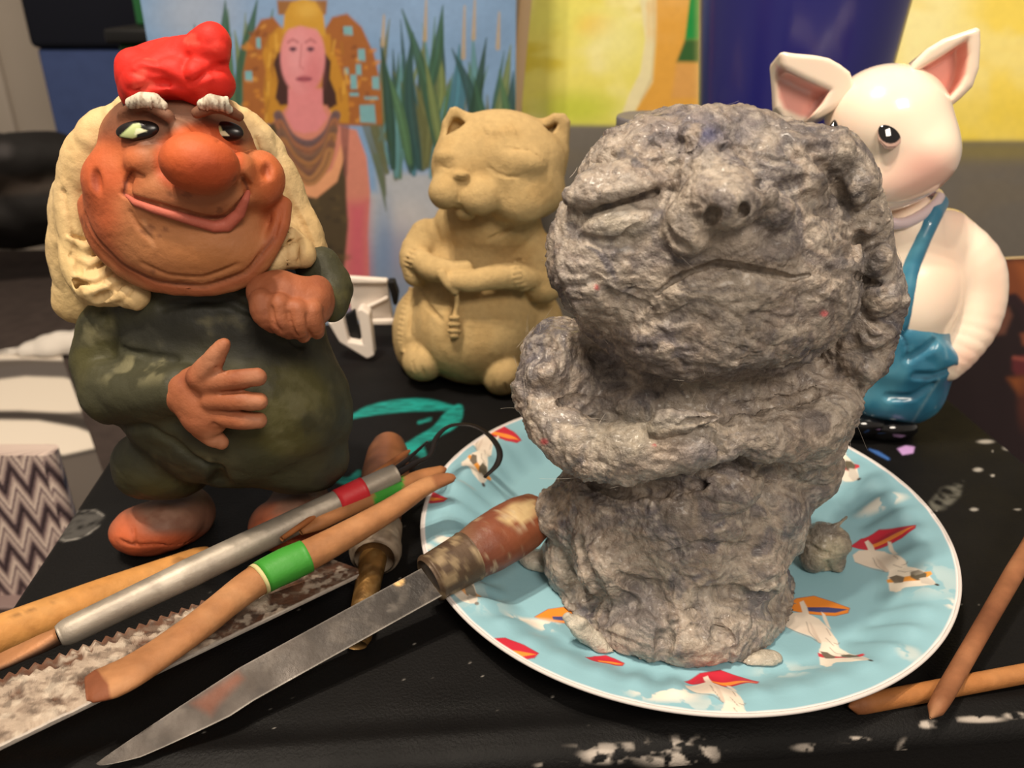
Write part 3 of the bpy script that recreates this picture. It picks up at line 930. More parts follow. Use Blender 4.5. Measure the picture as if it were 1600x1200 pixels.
def cy(pts): return [(780 + .5125 * x, .5125 * y) for x, y in pts]
def yellow_paint(px, uv):
    p = Paint(px, (252, 226, 104))
    W3 = np.c_[px, 0 * px[:, :1]]
    n = fbm(W3 * np.array([.6, 1.4, 1]), 0.014, 4, 31); n2 = fbm(W3, 0.012, 3, 37)
    # right field: pale cream at top left, warm yellow lower
    p.poly([(1380, -60), (1520, -60), (1500, 60), (1440, 150), (1380, 170)], (255, 246, 180), 50, .9)
    p.mix(sm(n2, -.1, .5) * .5, (255, 244, 172)); p.mix(sm(n, .1, .6) * .3, (240, 204, 72))
    p.poly([(1380, 150), (1700, 150), (1700, 230), (1380, 230)], (238, 212, 76), 30, .6)
    # left field: lime
    L = px[:, 0] < 1040
    p.poly([(780, -60), (1040, -60), (1025, 60), (1016, 130), (985, 205), (780, 205)], (226, 218, 110), 3)
    p.mix(sm(n2, 0, .5) * .8 * L, (240, 232, 170)); p.mix(sm(n, 0.02, .4) * .75 * L, (206, 186, 44))
    p.blob(930, 40, 26, 16, (232, 192, 60), .8, .8, mask=L); p.blob(900, 170, 60, 26, (184, 196, 60), .8, .8, mask=L); p.blob(850, 25, 40, 30, (222, 222, 110), .8, .8, mask=L); p.blob(960, 60, 40, 40, (232, 228, 160), .9, .7, mask=L)
    p.poly(cy([(425, -40), (485, -40), (478, 130), (470, 250), (420, 330), (400, 360), (370, 360), (395, 290), (430, 220), (445, 120)]), (226, 216, 170), 2.5)
    p.line(cy([(470, -20), (474, 130), (465, 240), (430, 310)]), 1.6, (196, 176, 130), 1.5, .7)
    # orange wedge, green corner
    p.poly(cy([(480, -60), (700, -60), (700, 400), (395, 400), (420, 330), (468, 250), (478, 130)]), (216, 160, 66), 2.5)
    p.mix(sm(n, -.1, .4) * .5 * ((px[:, 0] > 1010) & (px[:, 0] < 1110)), (226, 178, 104))
    p.poly(cy([(588, -60), (700, -60), (700, 122), (566, 122)]), (22, 138, 62), 2)
    p.poly(cy([(566, 122), (700, 122), (700, 192), (540, 190)]), (48, 92, 44), 3)
    p.poly(cy([(540, 192), (700, 195), (700, 300), (525, 300)]), (210, 156, 84), 4)
    p.poly([(1100, -60), (1400, -60), (1400, 260), (1100, 260)], (252, 236, 150), 20)
    # grey ground under everything
    p.poly([(700, 193), (960, 196), (1200, 205), (1390, 214), (1500, 220), (1720, 220), (1720, 800), (700, 800)], (112, 107, 100), 5)
    p.mix(sm(n, 0, .5) * .35 * (px[:, 1] > 225), (120, 110, 92))
    p.blob(1560, 236, 120, 14, (150, 136, 60), .9, .5)
    p.c *= (1 + 0.05 * fbm(W3, 0.12, 3, 8))[:, None]
    return p.c
Yy = 0.80
a_, b_ = at(812, 190, Yy), at(1720, 190, Yy)
O = np.array([a_.x + .002, Yy, -0.28]); U = np.array([b_.x - a_.x, 0, 0]); Vv = np.array([0, 0, 0.62])
o = sheet('yellow_abstract_painting', O, U, Vv, 560, 330, M_canvas, yellow_paint, thick=0.02)
tag(o, 'abstract canvas of yellow fields over grey ground behind the pig', 'painting')
# unpainted wooden stretcher standing between the two paintings
sx0, sx1 = at(821, 0, .77), at(803, 196, .77)
s0 = np.array(sx1); s1 = np.array(sx0); dv_ = s1 - s0
s0 = s0 - dv_ * 1.0; s1 = s1 + dv_ * .35; s0[2] = max(s0[2], FZ + .002)
o = sweep('wooden_stretcher_bar', spline([s0, s1], 8), np.tile([0.0052, 0.006], (8, 1)), mat('raw_pine', (206, 178, 140), 0.7, var=0.12, vscale=40, stretch=(1, 1, .1)), None, 16, (0, 1, 0), square=.7)
tag(o, 'pale wooden bar upright between woman painting and yellow painting', 'bar')

# dark portrait leaning beside the table at the right
def dark_paint(px, uv):
    p = Paint(px, (34, 22, 24))
    def c8(pts): return [(1440 + .2832 * x, 380 + .2832 * y) for x, y in pts]
    p.poly(c8([(380, 95), (800, 95), (800, 420), (560, 360), (500, 300), (430, 300), (380, 380)]), (116, 62, 36), 8)
    p.poly(c8([(520, 110), (800, 110), (800, 300), (600, 300)]), (150, 84, 44), 14, .8)
    p.line(c8([(400, 400), (440, 320), (510, 305), (560, 360), (580, 460)]), [6, 7, 8, 8, 4], (40, 24, 28), 4)
    p.poly(c8([(430, 360), (480, 350), (500, 400), (460, 500), (400, 510)]), (98, 62, 50), 5)
    p.poly(c8([(545, 500), (640, 480), (640, 580), (560, 560)]), (120, 66, 44), 5)
    p.poly(c8([(500, 640), (560, 620), (800, 640), (800, 720), (520, 730), (500, 700)]), (86, 34, 38), 5)
    p.line(c8([(510, 632), (560, 640), (700, 650)]), 3, (140, 72, 62), 3, .8)
    p.poly(c8([(475, 745), (560, 735), (800, 760), (800, 850), (540, 840)]), (128, 70, 34), 7, .9)
    p.blob(1600, 630, 10, 34, (80, 40, 30), .8, .7)
    return p.c
O1 = at(1440, 700, .56); O2 = at(1760, 700, .60)
z0_, z1_ = at(1560, 800, .56).z, at(1560, 409, .60).z
O = np.array([at(1462, 620, .56).x, .555, z0_]); U = np.array([.24, .03, 0]); Vv = np.array([0, .045, z1_ - z0_])
o = sheet('dark_portrait', O, U, Vv, 200, 200, M_canvas, dark_paint, thick=0.012)
tag(o, 'dark brown portrait with red lips leaning at the right behind the pig', 'painting')
# purple cloth the portrait stands on
pc = on(1590, 692, -0.03)
st = empty('side_crate', (0.44, .56, FZ), 'purple crate right of the table under the dark portrait', 'crate')
boxm('top', (float(O[0]) + .02, .47, z0_ - .03), (.62, .68, z0_ - .001), mat('purple_cloth', (74, 44, 74), 0.9, bump=.4, bscale=200), st, .006)
boxm('body', (float(O[0]) + .03, .48, FZ), (.61, .67, z0_ - .0305), mat('crate_wood', (48, 36, 34), .8), st, .004)

# shelf carrying paintings and cup, behind the table
SZ = -0.302
sh = empty('back_shelf', (0.25, .78, FZ), 'dark shelf board behind the table holding both large paintings', 'shelf')
boxm('board', (-.27, .69, SZ - .02), (.9, .90, SZ), mat('shelf_dark', (52, 44, 38), .8), sh, .002)
boxm('support', (-.26, .74, FZ), (-.22, .88, SZ - .0205), M_tside, sh, .002); boxm('support', (.84, .74, FZ), (.88, .88, SZ - .0205), M_tside, sh, .002)
# ================================================================== CARVED WOODEN GNOME
def c2(x, y): return 60 + x * .43333, 20 + y * .43333       # crop coordinates of my study of the photograph -> pixels
GY = 0.297
M_wood = mat('carved_painted_wood', None, 0.6, 0.3, bump=0.35, bscale=350, var=0.10, vscale=90, rvar=0.08)
M_hair = mat('carved_cream_hair', None, 0.62, 0.3, bump=0.5, bscale=260, var=0.08, vscale=120)
M_hat = mat('red_painted_wood', None, 0.6, 0.25, bump=0.2, bscale=300)
M_eye = mat('painted_eye', None, 0.3, 0.5)
gn = empty('gnome_figurine', tuple(on(335, 812, 0)), 'carved wooden gnome in green suit and red cap with broad grin', 'figurine')

def facets(W, f, seed, amp):
    a, b, i = worley(W, f, seed)
    return amp * (a - 0.45)

# ---- body: sweater, arms, trousers
gb_ = Sculpt(GY)
gb_.add(gb_.E(350, 590, 10, 172, 160, 135), 0, 'torso')
gb_.add(gb_.E(385, 635, -5, 158, 120, 135), 40)
gb_.add(gb_.E(340, 480, 25, 165, 90, 105), 40)
gb_.add(gb_.E(480, 650, 10, 66, 80, 80), 30); gb_.add(gb_.E(262, 720, -10, 84, 62, 80, 10), 18, 'leg')
gb_.add(gb_.E(458, 712, -5, 88, 60, 85, -6), 18)
gb_.add(gb_.K([(168, 510, 0, 44), (158, 570, -20, 44), (176, 615, -55, 46)]), 18, 'arm')
gb_.add(gb_.K([(176, 612, -58, 47), (235, 618, -105, 41), (282, 610, -128, 40)]), 16)
gb_.add(gb_.K([(500, 420, 10, 36), (518, 452, -10, 34), (515, 478, -50, 26)]), 14)
gb_.sub(gb_.KS([(350, 800, 18), (345, 758, 16), (340, 735, 10)], -0.2), 12)
gb_.sub(gb_.KS([(180, 672, 5), (230, 665, 5), (270, 690, 5), (300, 715, 5), (345, 728, 5)], 0.1), 10)
gb_.sub(gb_.KS([(255, 480, 6), (300, 470, 6), (360, 470, 6), (420, 500, 5), (470, 540, 5)], 0.3), 12)
gb_.sub(gb_.KS([(190, 545, 4), (235, 556, 4), (275, 562, 4)], 0.1), 8)
def body_paint(px, W, N):
    n = fbm(W, 70, 4, 5); n2 = fbm(W, 26, 3, 9)
    p = Paint(px, (58, 57, 40))
    p.mix(sm(n2, -.1, .4) * .8, (78, 74, 38)); p.mix(sm(n, .05, .45) * .6, (44, 44, 36))
    p.poly([(255, 480), (300, 455), (400, 455), (430, 520), (480, 540), (520, 560), (420, 570), (330, 530), (270, 560), (200, 540), (160, 520)], (42, 42, 38), 22, .8)
    # worn, dusty patches
    d = sm(fbm(W, 130, 4, 15), .0, .45)
    for (x, y, rx, ry, al) in ((235, 565, 50, 10, .7), (150, 510, 22, 26, .6), (215, 585, 60, 14, .5), (330, 505, 70, 30, .35), (470, 640, 50, 60, .25), (505, 400, 20, 20, .8), (290, 720, 60, 12, .3), (270, 545, 30, 8, .7)):
        p.blob(x, y, rx, ry, (138, 132, 100), .8, al, 0, d)
    p.mix(sm(N[:, 2], .55, .95) * .25 * d, (120, 112, 84))
    return p.c
carve(gb_, 'suit', M_wood, gn, 0.00095, body_paint, lambda W, N, px: facets(W, 75, 3, 0.0014) + 0.0004 * fbm(W, 160, 3, 2), split=None)

# ---- shoes
def shoe(cx, cy, toe, heel, name):
    s = Sculpt(GY)
    s.add(s.E(cx, cy, -5, 66, 42, 64, 8), 0, 's')
    s.add(s.E(toe[0], toe[1], -30, 38, 33, 40), 22); s.add(s.E(heel[0], heel[1], 40, 46, 46, 52), 22)
    s.sub(s.KS([(toe[0] - 26, toe[1] + 12, 2.0), (toe[0], toe[1] + 20, 2.2), (toe[0] + 30, toe[1] + 18, 2), (cx + 50, cy + 22, 2)], 0.2), 4)
    s.sub(s.KS([(toe[0] - 6, toe[1] - 10, 1.8), (toe[0] - 4, toe[1] + 8, 1.8), (toe[0], toe[1] + 18, 1.6)], 0.2), 4)
    def pt(px, W, N):
        p = Paint(px, (120, 82, 66)); n = fbm(W, 110, 4, 6)
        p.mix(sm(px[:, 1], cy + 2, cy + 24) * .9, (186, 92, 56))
        p.blob(toe[0] - 16, toe[1], 26, 30, (196, 98, 58), .8, .85)
        p.blob(cx + 4, cy - 16, 40, 16, (176, 142, 122), .9, .5, 0, sm(n, -.2, .4))
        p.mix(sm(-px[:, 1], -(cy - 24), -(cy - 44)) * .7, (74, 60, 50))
        p.mix(sm(n, .1, .5) * .3, (90, 58, 46))
        return p.c
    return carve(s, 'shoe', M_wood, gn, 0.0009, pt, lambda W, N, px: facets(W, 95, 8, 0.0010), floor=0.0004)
shoe(250, 822, (214, 832), (288, 802), 'shoe')
shoe(456, 814, (440, 826), (470, 790), 'shoe')

# ---- hands
def hand_paint(px, W, N):
    p = Paint(px, (158, 94, 62)); n = fbm(W, 90, 4, 12)
    p.mix(sm(n, .0, .5) * .6, (128, 68, 44)); p.mix(sm(-n, .1, .5) * .4, (184, 118, 84))
    for (x, y) in ((400, 590), (404, 630), (404, 660), (340, 690)): p.blob(x, y, 20, 12, (190, 134, 102), .9, .5)
    p.c *= .9
    p.blob(330, 560, 24, 30, (176, 126, 96), .9, .5); p.blob(450, 450, 50, 24, (150, 84, 54), .9, .5)
    return p.c
hs = Sculpt(GY)
hs.add(hs.E(318, 628, -150, 46, 58, 26, 12), 0, 'palm')
hs.add(hs.K([(285, 612, -132, 36), (300, 615, -142, 34)]), 12)
hs.add(hs.K([(312, 590, -158, 21), (332, 565, -160, 18), (345, 545, -160, 14), (351, 537, -160, 10)]), 10, 'thumb')
hs.add(hs.K([(325, 602, -160, 18), (365, 594, -170, 17), (402, 588, -170, 15)]), 7, 'finger')
hs.add(hs.K([(330, 626, -164, 17), (375, 626, -176, 16), (405, 628, -174, 14)]), 5)
hs.add(hs.K([(328, 650, -160, 17), (372, 656, -174, 15), (404, 658, -172, 13)]), 5)
hs.add(hs.K([(312, 668, -150, 17), (332, 682, -156, 16), (345, 690, -156, 12)]), 6)
for a in ([(345, 615, 2.4), (372, 612, 2.6), (412, 606, 3)], [(345, 642, 2.2), (375, 642, 2.6), (412, 642, 3)], [(335, 664, 2.2), (358, 674, 3)], [(338, 575, 3), (352, 582, 4)]):
    hs.sub(hs.KS(a, 0.1), 3)
carve(hs, 'hand', M_wood, gn, 0.00065, hand_paint, lambda W, N, px: facets(W, 130, 4, 0.0009))
hr = Sculpt(GY)
hr.add(hr.E(448, 472, -95, 66, 46, 40, -22), 0, 'palm')
hr.add(hr.E(492, 470, -80, 32, 40, 34), 12)
for a in ([(408, 468, -128, 19), (412, 492, -136, 18), (426, 508, -130, 13)], [(436, 476, -134, 19), (440, 504, -140, 18), (452, 520, -132, 12)], [(464, 484, -132, 18), (466, 510, -136, 17), (474, 526, -128, 11)], [(488, 486, -122, 17), (492, 508, -124, 15), (496, 520, -118, 10)]):
    hr.add(hr.K(a), 6, 'finger')
for a in ([(424, 480, 2), (430, 505, 2.4), (440, 518, 2.4)], [(450, 488, 2), (456, 510, 2.4), (464, 526, 2.4)], [(478, 492, 2), (480, 512, 2.2), (486, 526, 2.2)]):
    hr.sub(hr.KS(a, 0.0), 3)
carve(hr, 'hand', M_wood, gn, 0.00065, hand_paint, lambda W, N, px: facets(W, 110, 5, 0.0011))

# ---- head
hd = Sculpt(GY)
hd.add(hd.E(280, 230, 0, 116, 88, 100), 0, 'head')
hd.add(hd.E(287, 330, -15, 150, 112, 112, 6), 40)
hd.add(hd.E(182, 282, -62, 52, 48, 44), 24); hd.add(hd.E(405, 280, -58, 40, 44, 42), 24)
hd.add(hd.E(305, 392, -72, 108, 56, 58), 30)
hd.add(hd.K([(138, 320, -40, 16), (160, 382, -62, 16), (215, 432, -82, 15), (305, 448, -92, 15), (388, 430, -82, 15), (432, 368, -62, 14), (444, 320, -40, 12)]), 14)
hd.add(hd.K([(194, 178, -70, 8), (226, 162, -88, 12), (262, 180, -96, 9)]), 12); hd.add(hd.K([(308, 176, -96, 9), (338, 164, -88, 12), (374, 182, -66, 8)]), 12)
hd.add(hd.K([(280, 205, -92, 12), (296, 236, -112, 26)]), 16)
hd.add(hd.E(297, 305, -98, 92, 42, 48), 20)
hd.add(hd.E(228, 252, -102, 32, 24, 26), 18); hd.add(hd.E(376, 264, -100, 22, 26, 26), 14)
hd.add(hd.E(311, 256, -152, 61, 47, 56, -6), 9, 'nose')
# dimples, smile, chin folds
hd.sub(hd.ES(203, 290, 5, 17, 10, -14), 5); hd.sub(hd.ES(382, 292, 4, 13, 9, 10), 4); hd.sub(hd.ES(150, 284, 9, 20, 10, 8), 7); hd.sub(hd.ES(417, 266, 8, 14, 9, -8), 6)
hd.sub(hd.KS([(224, 276, 3), (209, 270, 6), (199, 284, 7), (195, 301, 5)], .2), 4); hd.sub(hd.KS([(372, 280, 3), (380, 276, 5), (387, 290, 6), (389, 303, 4)], .2), 4)
hd.sub(hd.KS([(194, 302, 3.6), (215, 312, 4), (250, 322, 4.5), (285, 332, 5), (315, 340, 5), (340, 343, 5), (358, 335, 5), (376, 316, 4), (386, 300, 3.4)], 0.1), 5)
hd.sub(hd.KS([(132, 335, 2.6), (150, 372, 3), (190, 412, 3), (246, 440, 3), (320, 448, 3), (385, 425, 3), (428, 372, 2.8), (440, 330, 2)], 0.2), 5)
hd.sub(hd.KS([(222, 412, 2), (262, 430, 2.6), (318, 434, 2.6), (370, 414, 2)], 0.2), 6)
hd.sub(hd.KS([(205, 332, 1.6), (215, 352, 2.6), (236, 374, 2)], 0.3), 6)
hd.sub(hd.KS([(196, 224, 1.2), (220, 226, 1.6), (246, 222, 1.2)], 0.2), 4); hd.sub(hd.KS([(340, 222, 1.2), (362, 226, 1.6), (386, 222, 1.2)], 0.2), 4)
def face_paint(px, W, N):
    n = fbm(W, 60, 4, 21); n2 = fbm(W, 160, 3, 22)
    p = Paint(px, (186, 122, 80))
    p.mix(sm(n, .0, .5) * .45, (166, 100, 62))
    # brown upper face
    p.poly([(150, 220), (180, 150), (270, 140), (400, 150), (410, 225), (360, 228), (330, 205), (290, 205), (250, 232), (200, 232)], (118, 78, 58), 9, .95)
    p.blob(276, 190, 26, 30, (148, 112, 92), .9, .6); p.blob(205, 190, 40, 12, (140, 84, 58), .9, .6)
    p.line([(250, 232), (280, 208), (320, 200)], 7, (148, 108, 84), 6, .5)
    # orange cheeks
    p.blob(166, 262, 48, 46, (202, 98, 54), .6, .9); p.blob(152, 330, 32, 70, (190, 88, 50), .7, .75, -14); p.blob(420, 272, 36, 50, (204, 106, 58), .7, .9); p.blob(436, 335, 22, 50, (186, 90, 52), .7, .7)
    p.blob(195, 250, 30, 14, (214, 124, 76), .8, .5)
    # nose red orange
    p.blob(311, 250, 70, 56, (200, 92, 48), .16, 1, -6); p.blob(300, 232, 40, 22, (214, 112, 62), .8, .6); p.blob(322, 262, 40, 30, (178, 72, 38), .9, .6)
    # worn warm muzzle & chin
    p.blob(300, 318, 80, 20, (182, 112, 76), .8, .7); p.blob(250, 380, 60, 30, (198, 136, 88), .9, .6); p.blob(330, 400, 70, 28, (180, 116, 64), .9, .6)
    p.line([(225, 345), (240, 385)], 3, (214, 156, 112), 4, .5)
    p.line([(140, 345), (190, 415), (246, 447), (320, 456), (390, 432), (436, 360)], 9, (164, 88, 56), 7, .75)
    p.line([(132, 335), (150, 372), (190, 412), (246, 440), (320, 448), (385, 425), (428, 372)], 2, (110, 62, 42), 2.5, .6)
    p.line([(206, 268), (196, 286), (194, 300)], 2.5, (92, 40, 26), 2, .9); p.line([(379, 278), (386, 292), (388, 302)], 2.5, (92, 40, 26), 2, .8)
    p.line([(194, 303), (250, 324), (315, 341), (358, 338), (386, 302)], 3, (120, 52, 40), 2, .8)
    p.blob(150, 284, 7, 17, (150, 66, 38), .6, .8); p.blob(417, 266, 6, 11, (160, 76, 46), .6, .6)
    p.c *= .86
    s_ = sm(n2, .52, .62); p.mix(s_ * .5, (96, 56, 40))
    return p.c
carve(hd, 'head', M_wood, gn, 0.0008, face_paint, lambda W, N, px: facets(W, 70, 6, 0.0006) + 0.0002 * fbm(W, 200, 3, 2))

# lip
lp_ = Sculpt(GY)
lp_.add(('K',) + hd.KS([(198, 306, 3), (212, 317, 5.5), (240, 327, 6.5), (272, 336, 7.5), (305, 346, 8), (335, 354, 9), (354, 351, 11), (373, 333, 10), (383, 312, 6.5), (388, 300, 4)], -0.1)[1:], 0, 'lip')
carve(lp_, 'lower_lip', M_wood, gn, 0.0006, lambda px, W, N: Paint(px, (182, 96, 78)).c * (1 + .2 * fbm(W, 120, 3, 4))[:, None])

# eyes: painted almonds
def eye(cx, cy, rx, ry, rot, sclera, iris, glint):
    s = Sculpt(GY)
    s.add(hd.ES(cx, cy, rx, ry, 10, rot, -1.0), 0, 'e')
    def pt(px, W, N):
        p = Paint(px, (24, 18, 18))
        p.poly(sclera, (186, 200, 140), 1.0); p.poly([(x, y + 3) for x, y in sclera[:2]] + sclera[2:4], (196, 206, 156), 2, .4)
        p.poly(iris, (20, 15, 16), .8); p.poly(glint, (224, 228, 190), .8)
        return p.c
    o = carve(s, 'eye', M_eye, gn, 0.00035, pt)
    return o
def c1(*q): return [(60 + x / 4, 20 + y / 4) for x, y in q]
eye(215, 204, 34, 15.5, 6, c1((505, 772), (545, 735), (590, 695), (630, 688), (645, 715), (620, 745), (615, 775), (590, 785), (545, 780)),
    c1((640, 715), (690, 690), (735, 720), (740, 765), (700, 795), (640, 790), (612, 770), (625, 745)), c1((610, 725), (640, 722), (685, 737), (640, 752), (600, 765)))
eye(355, 205, 26, 15, -8, c1((1078, 760), (1090, 725), (1130, 705), (1155, 715), (1160, 750), (1150, 775), (1110, 785), (1085, 778)),
    c1((1140, 705), (1200, 720), (1240, 760), (1270, 800), (1210, 820), (1160, 800), (1135, 770), (1150, 740)), c1((1138, 738), (1165, 738), (1195, 770), (1150, 770), (1128, 760)))

# eyebrows: white tufts
def brow(pts, strands):
    s = Sculpt(GY)
    k = hd.KS(pts, 0.05); s.add(k, 0, 'b')
    for (x0, y0, x1, y1) in strands:
        s.add(hd.KS([(x0, y0, 3.2), ((x0 + x1) / 2, (y0 + y1) / 2, 3.4), (x1, y1, 1.2)], -1.8), 2)
    def pt(px, W, N):
        p = Paint(px, (206, 198, 178)); n = fbm(W * np.array([3, 1, 1]), 260, 3, 6)
        gg = np.random.default_rng(8)
        for (x0, y0, x1, y1) in strands:
            for _ in range(2):
                q = gg.uniform(-3, 3); p.line([(x0 + q, y0 + gg.uniform(2, 10)), (x1 + q * 1.3, y1 + 8)], [.4, 1.0], (108, 80, 62), .9, .75)
        p.mix(sm(n, .05, .4) * .55, (132, 104, 84)); return p.c
    carve(s, 'eyebrow', M_hair, gn, 0.0005, pt)
brow([(205, 161, 9), (222, 156, 12), (240, 157, 12), (254, 165, 8)], [(204 + 6 * k, 150 - 2 * (k % 2), 200 + 7.2 * k, 166 + (k % 3) * 2) for k in range(9)])
brow([(316, 163, 8), (330, 159, 12), (345, 162, 11), (357, 171, 7)], [(314 + 5 * k, 153 + (k % 2), 313 + 5.4 * k, 170 + (k % 3) * 2) for k in range(9)])

# ---- hair
hh = Sculpt(GY)
hh.add(hh.E(265, 320, 85, 160, 160, 90, 0), 0, 'hair')
hh.add(hh.K([(205, 180, 40, 30), (160, 225, 40, 44), (128, 300, 40, 46), (122, 400, 35, 40), (128, 470, 40, 38)]), 26)
hh.add(hh.K([(118, 330, 20, 32), (128, 400, -5, 34), (150, 445, -30, 34), (185, 455, -50, 27), (212, 462, -62, 18)]), 12)
hh.add(hh.K([(360, 180, 30, 20), (398, 225, 40, 34), (438, 300, 45, 36), (470, 360, 40, 36), (486, 398, 30, 32)]), 24)
hh.add(hh.K([(440, 370, -10, 20), (430, 400, -36, 22), (418, 412, -48, 16)]), 10)
hh.add(hh.K([(444, 372, -8, 26), (458, 392, -24, 26), (472, 400, -30, 18)]), 10)
gr = [[(100, 300, 4), (116, 380, 4), (122, 440, 5), (136, 490, 4)], [(168, 260, 3), (146, 330, 4), (150, 400, 4), (168, 430, 3)], [(112, 400, 4), (140, 418, 5), (168, 408, 3)], [(120, 440, 4), (152, 440, 5), (182, 425, 3)],
      [(150, 470, 4), (172, 452, 5), (200, 438, 3)], [(182, 474, 4), (196, 462, 4), (212, 448, 3)], [(112, 370, 3), (140, 380, 4), (160, 366, 3)], [(400, 215, 3), (425, 290, 4), (450, 350, 4)], [(420, 240, 3), (462, 330, 4), (496, 400, 4)],
      [(420, 400, 3), (440, 385, 4), (470, 372, 3)], [(446, 352, 2), (452, 380, 3), (448, 410, 2)], [(462, 362, 2), (468, 386, 3), (466, 412, 2)], [(170, 205, 2), (186, 190, 3)], [(150, 240, 2), (164, 222, 3)], [(140, 270, 2), (152, 255, 3)], [(180, 170, 2), (196, 182, 3)], [(128, 300, 2), (140, 285, 3)]]
for a in gr: hh.sub(hh.KS([(q[0], q[1], q[2] * 1.35) for q in a], 0.0), 4)
for a in ([(114, 402), (140, 414), (166, 400)], [(120, 432), (150, 438), (180, 420)], [(136, 458), (168, 449), (198, 432)], [(166, 474), (192, 462), (216, 446)], [(106, 372), (134, 386), (156, 372)]):
    hh.add(hh.KS([(*a[0], 3), (*a[1], 8), (*a[2], 4)], -.05), 5)
def hair_paint(px, W, N):
    n = fbm(W, 60, 4, 31)
    p = Paint(px, (214, 184, 134)); p.mix(sm(n, 0, .5) * .5, (196, 162, 110)); p.mix(sm(-n, .1, .5) * .4, (226, 202, 156))
    p.blob(110, 450, 30, 90, (206, 178, 122), .9, .6)
    for a in gr: p.line([q[:2] for q in a], 1.6, (164, 126, 80), 2.5, .5)
    return p.c
def hair_disp(W, N, px):
    q = np.stack([W[:, 0] * 1.0, W[:, 1] * .6, W[:, 2] * .55], -1)
    a, b, i = worley(q, 95, 12)
    return 0.0032 * (a - 0.5) + 0.0004 * fbm(W, 220, 3, 4)
carve(hh, 'hair', M_hair, gn, 0.00095, hair_paint, hair_disp)

# ---- red cap
ht = Sculpt(GY)
ht.add(ht.E(272, 142, -5, 84, 56, 96, 4), 0, 'cap')
ht.add(ht.E(232, 118, -10, 44, 44, 60, 20), 8)
ht.add(ht.K([(262, 110, -10, 42), (296, 88, -30, 32), (322, 74, -42, 31), (334, 72, -44, 31), (334, 90, -40, 26)]), 12)
ht.add(ht.E(318, 128, -40, 48, 34, 50), 10)
ht.sub(ht.KS([(217, 108, 3), (250, 118, 6), (270, 128, 5), (288, 136, 2)], 0), 9)
ht.sub(ht.KS([(205, 114, 2), (240, 126, 4), (262, 130, 3)], 0.1), 6)
ht.sub(ht.KS([(292, 90, 4), (286, 108, 5), (290, 124, 4)], 0.1), 10)
ht.sub(ht.KS([(298, 130, 3), (325, 112, 5), (352, 104, 4)], 0.1), 8)
ht.sub(ht.KS([(210, 140, 3), (235, 132, 5), (262, 130, 3)], 0.2), 8)
ht.sub(('P',) if False else ht.E(262, 232, -60, 130, 66, 190), 6)
def hat_paint(px, W, N):
    n = fbm(W, 90, 4, 41); p = Paint(px, (214, 44, 34)); p.mix(sm(n, .1, .5) * .35, (180, 26, 24)); p.mix(sm(-n, .1, .5) * .3, (224, 66, 50))
    p.mix(sm(fbm(W, 150, 3, 43), .35, .6) * .35, (232, 112, 92))
    p.line([(212, 140), (240, 133), (285, 138)], 2, (150, 24, 24), 3, .5)
    return p.c
carve(ht, 'cap', M_hat, gn, 0.0008, hat_paint, lambda W, N, px: facets(W, 75, 9, 0.0034) + 0.0002 * fbm(W, 200, 3, 2))
# ================================================================== PAPER PLATE
PX, PYC, PR, PZ = 0.070, 0.2985, 0.1075, 0.0135
M_plate = mat('printed_paper_plate', None, 0.5, 0.35, bump=0.1, bscale=500)
pl = empty('paper_plate', (PX, PYC, 0), 'pale blue fluted paper plate printed with surfing dogs, under the grey bust', 'plate')
def plate_z(r, a):
    t = np.clip((r - 0.079) / (0.100 - 0.079), 0, 1); s_ = t * t * (3 - 2 * t)
    z = 0.0014 + (PZ - 0.0022) * s_ + 0.0008 * sm(r, .098, PR)
    fl = np.sin(a * 46 + 0.5 * np.sin(a * 3)) * (0.65 + .35 * np.sin(a * 7 + 1))
    return z + 0.00105 * fl * sm(r, 0.078, 0.088) * (1 - 0.85 * sm(r, 0.096, 0.105))
def px2plate(q):
    """photo pixels -> plate plane millimetre-free coordinates, ignoring the rim's rise"""
    out = []
    for x, y in q:
        z = 0.0014
        for _ in range(6):
            w = on(x, y, z); r = math.hypot(w.x - PX, w.y - PYC); z = float(plate_z(np.array([r]), np.array([0.0]))[0]) if r < PR else PZ
        out.append((w.x - PX, w.y - PYC))
    return np.array(out)
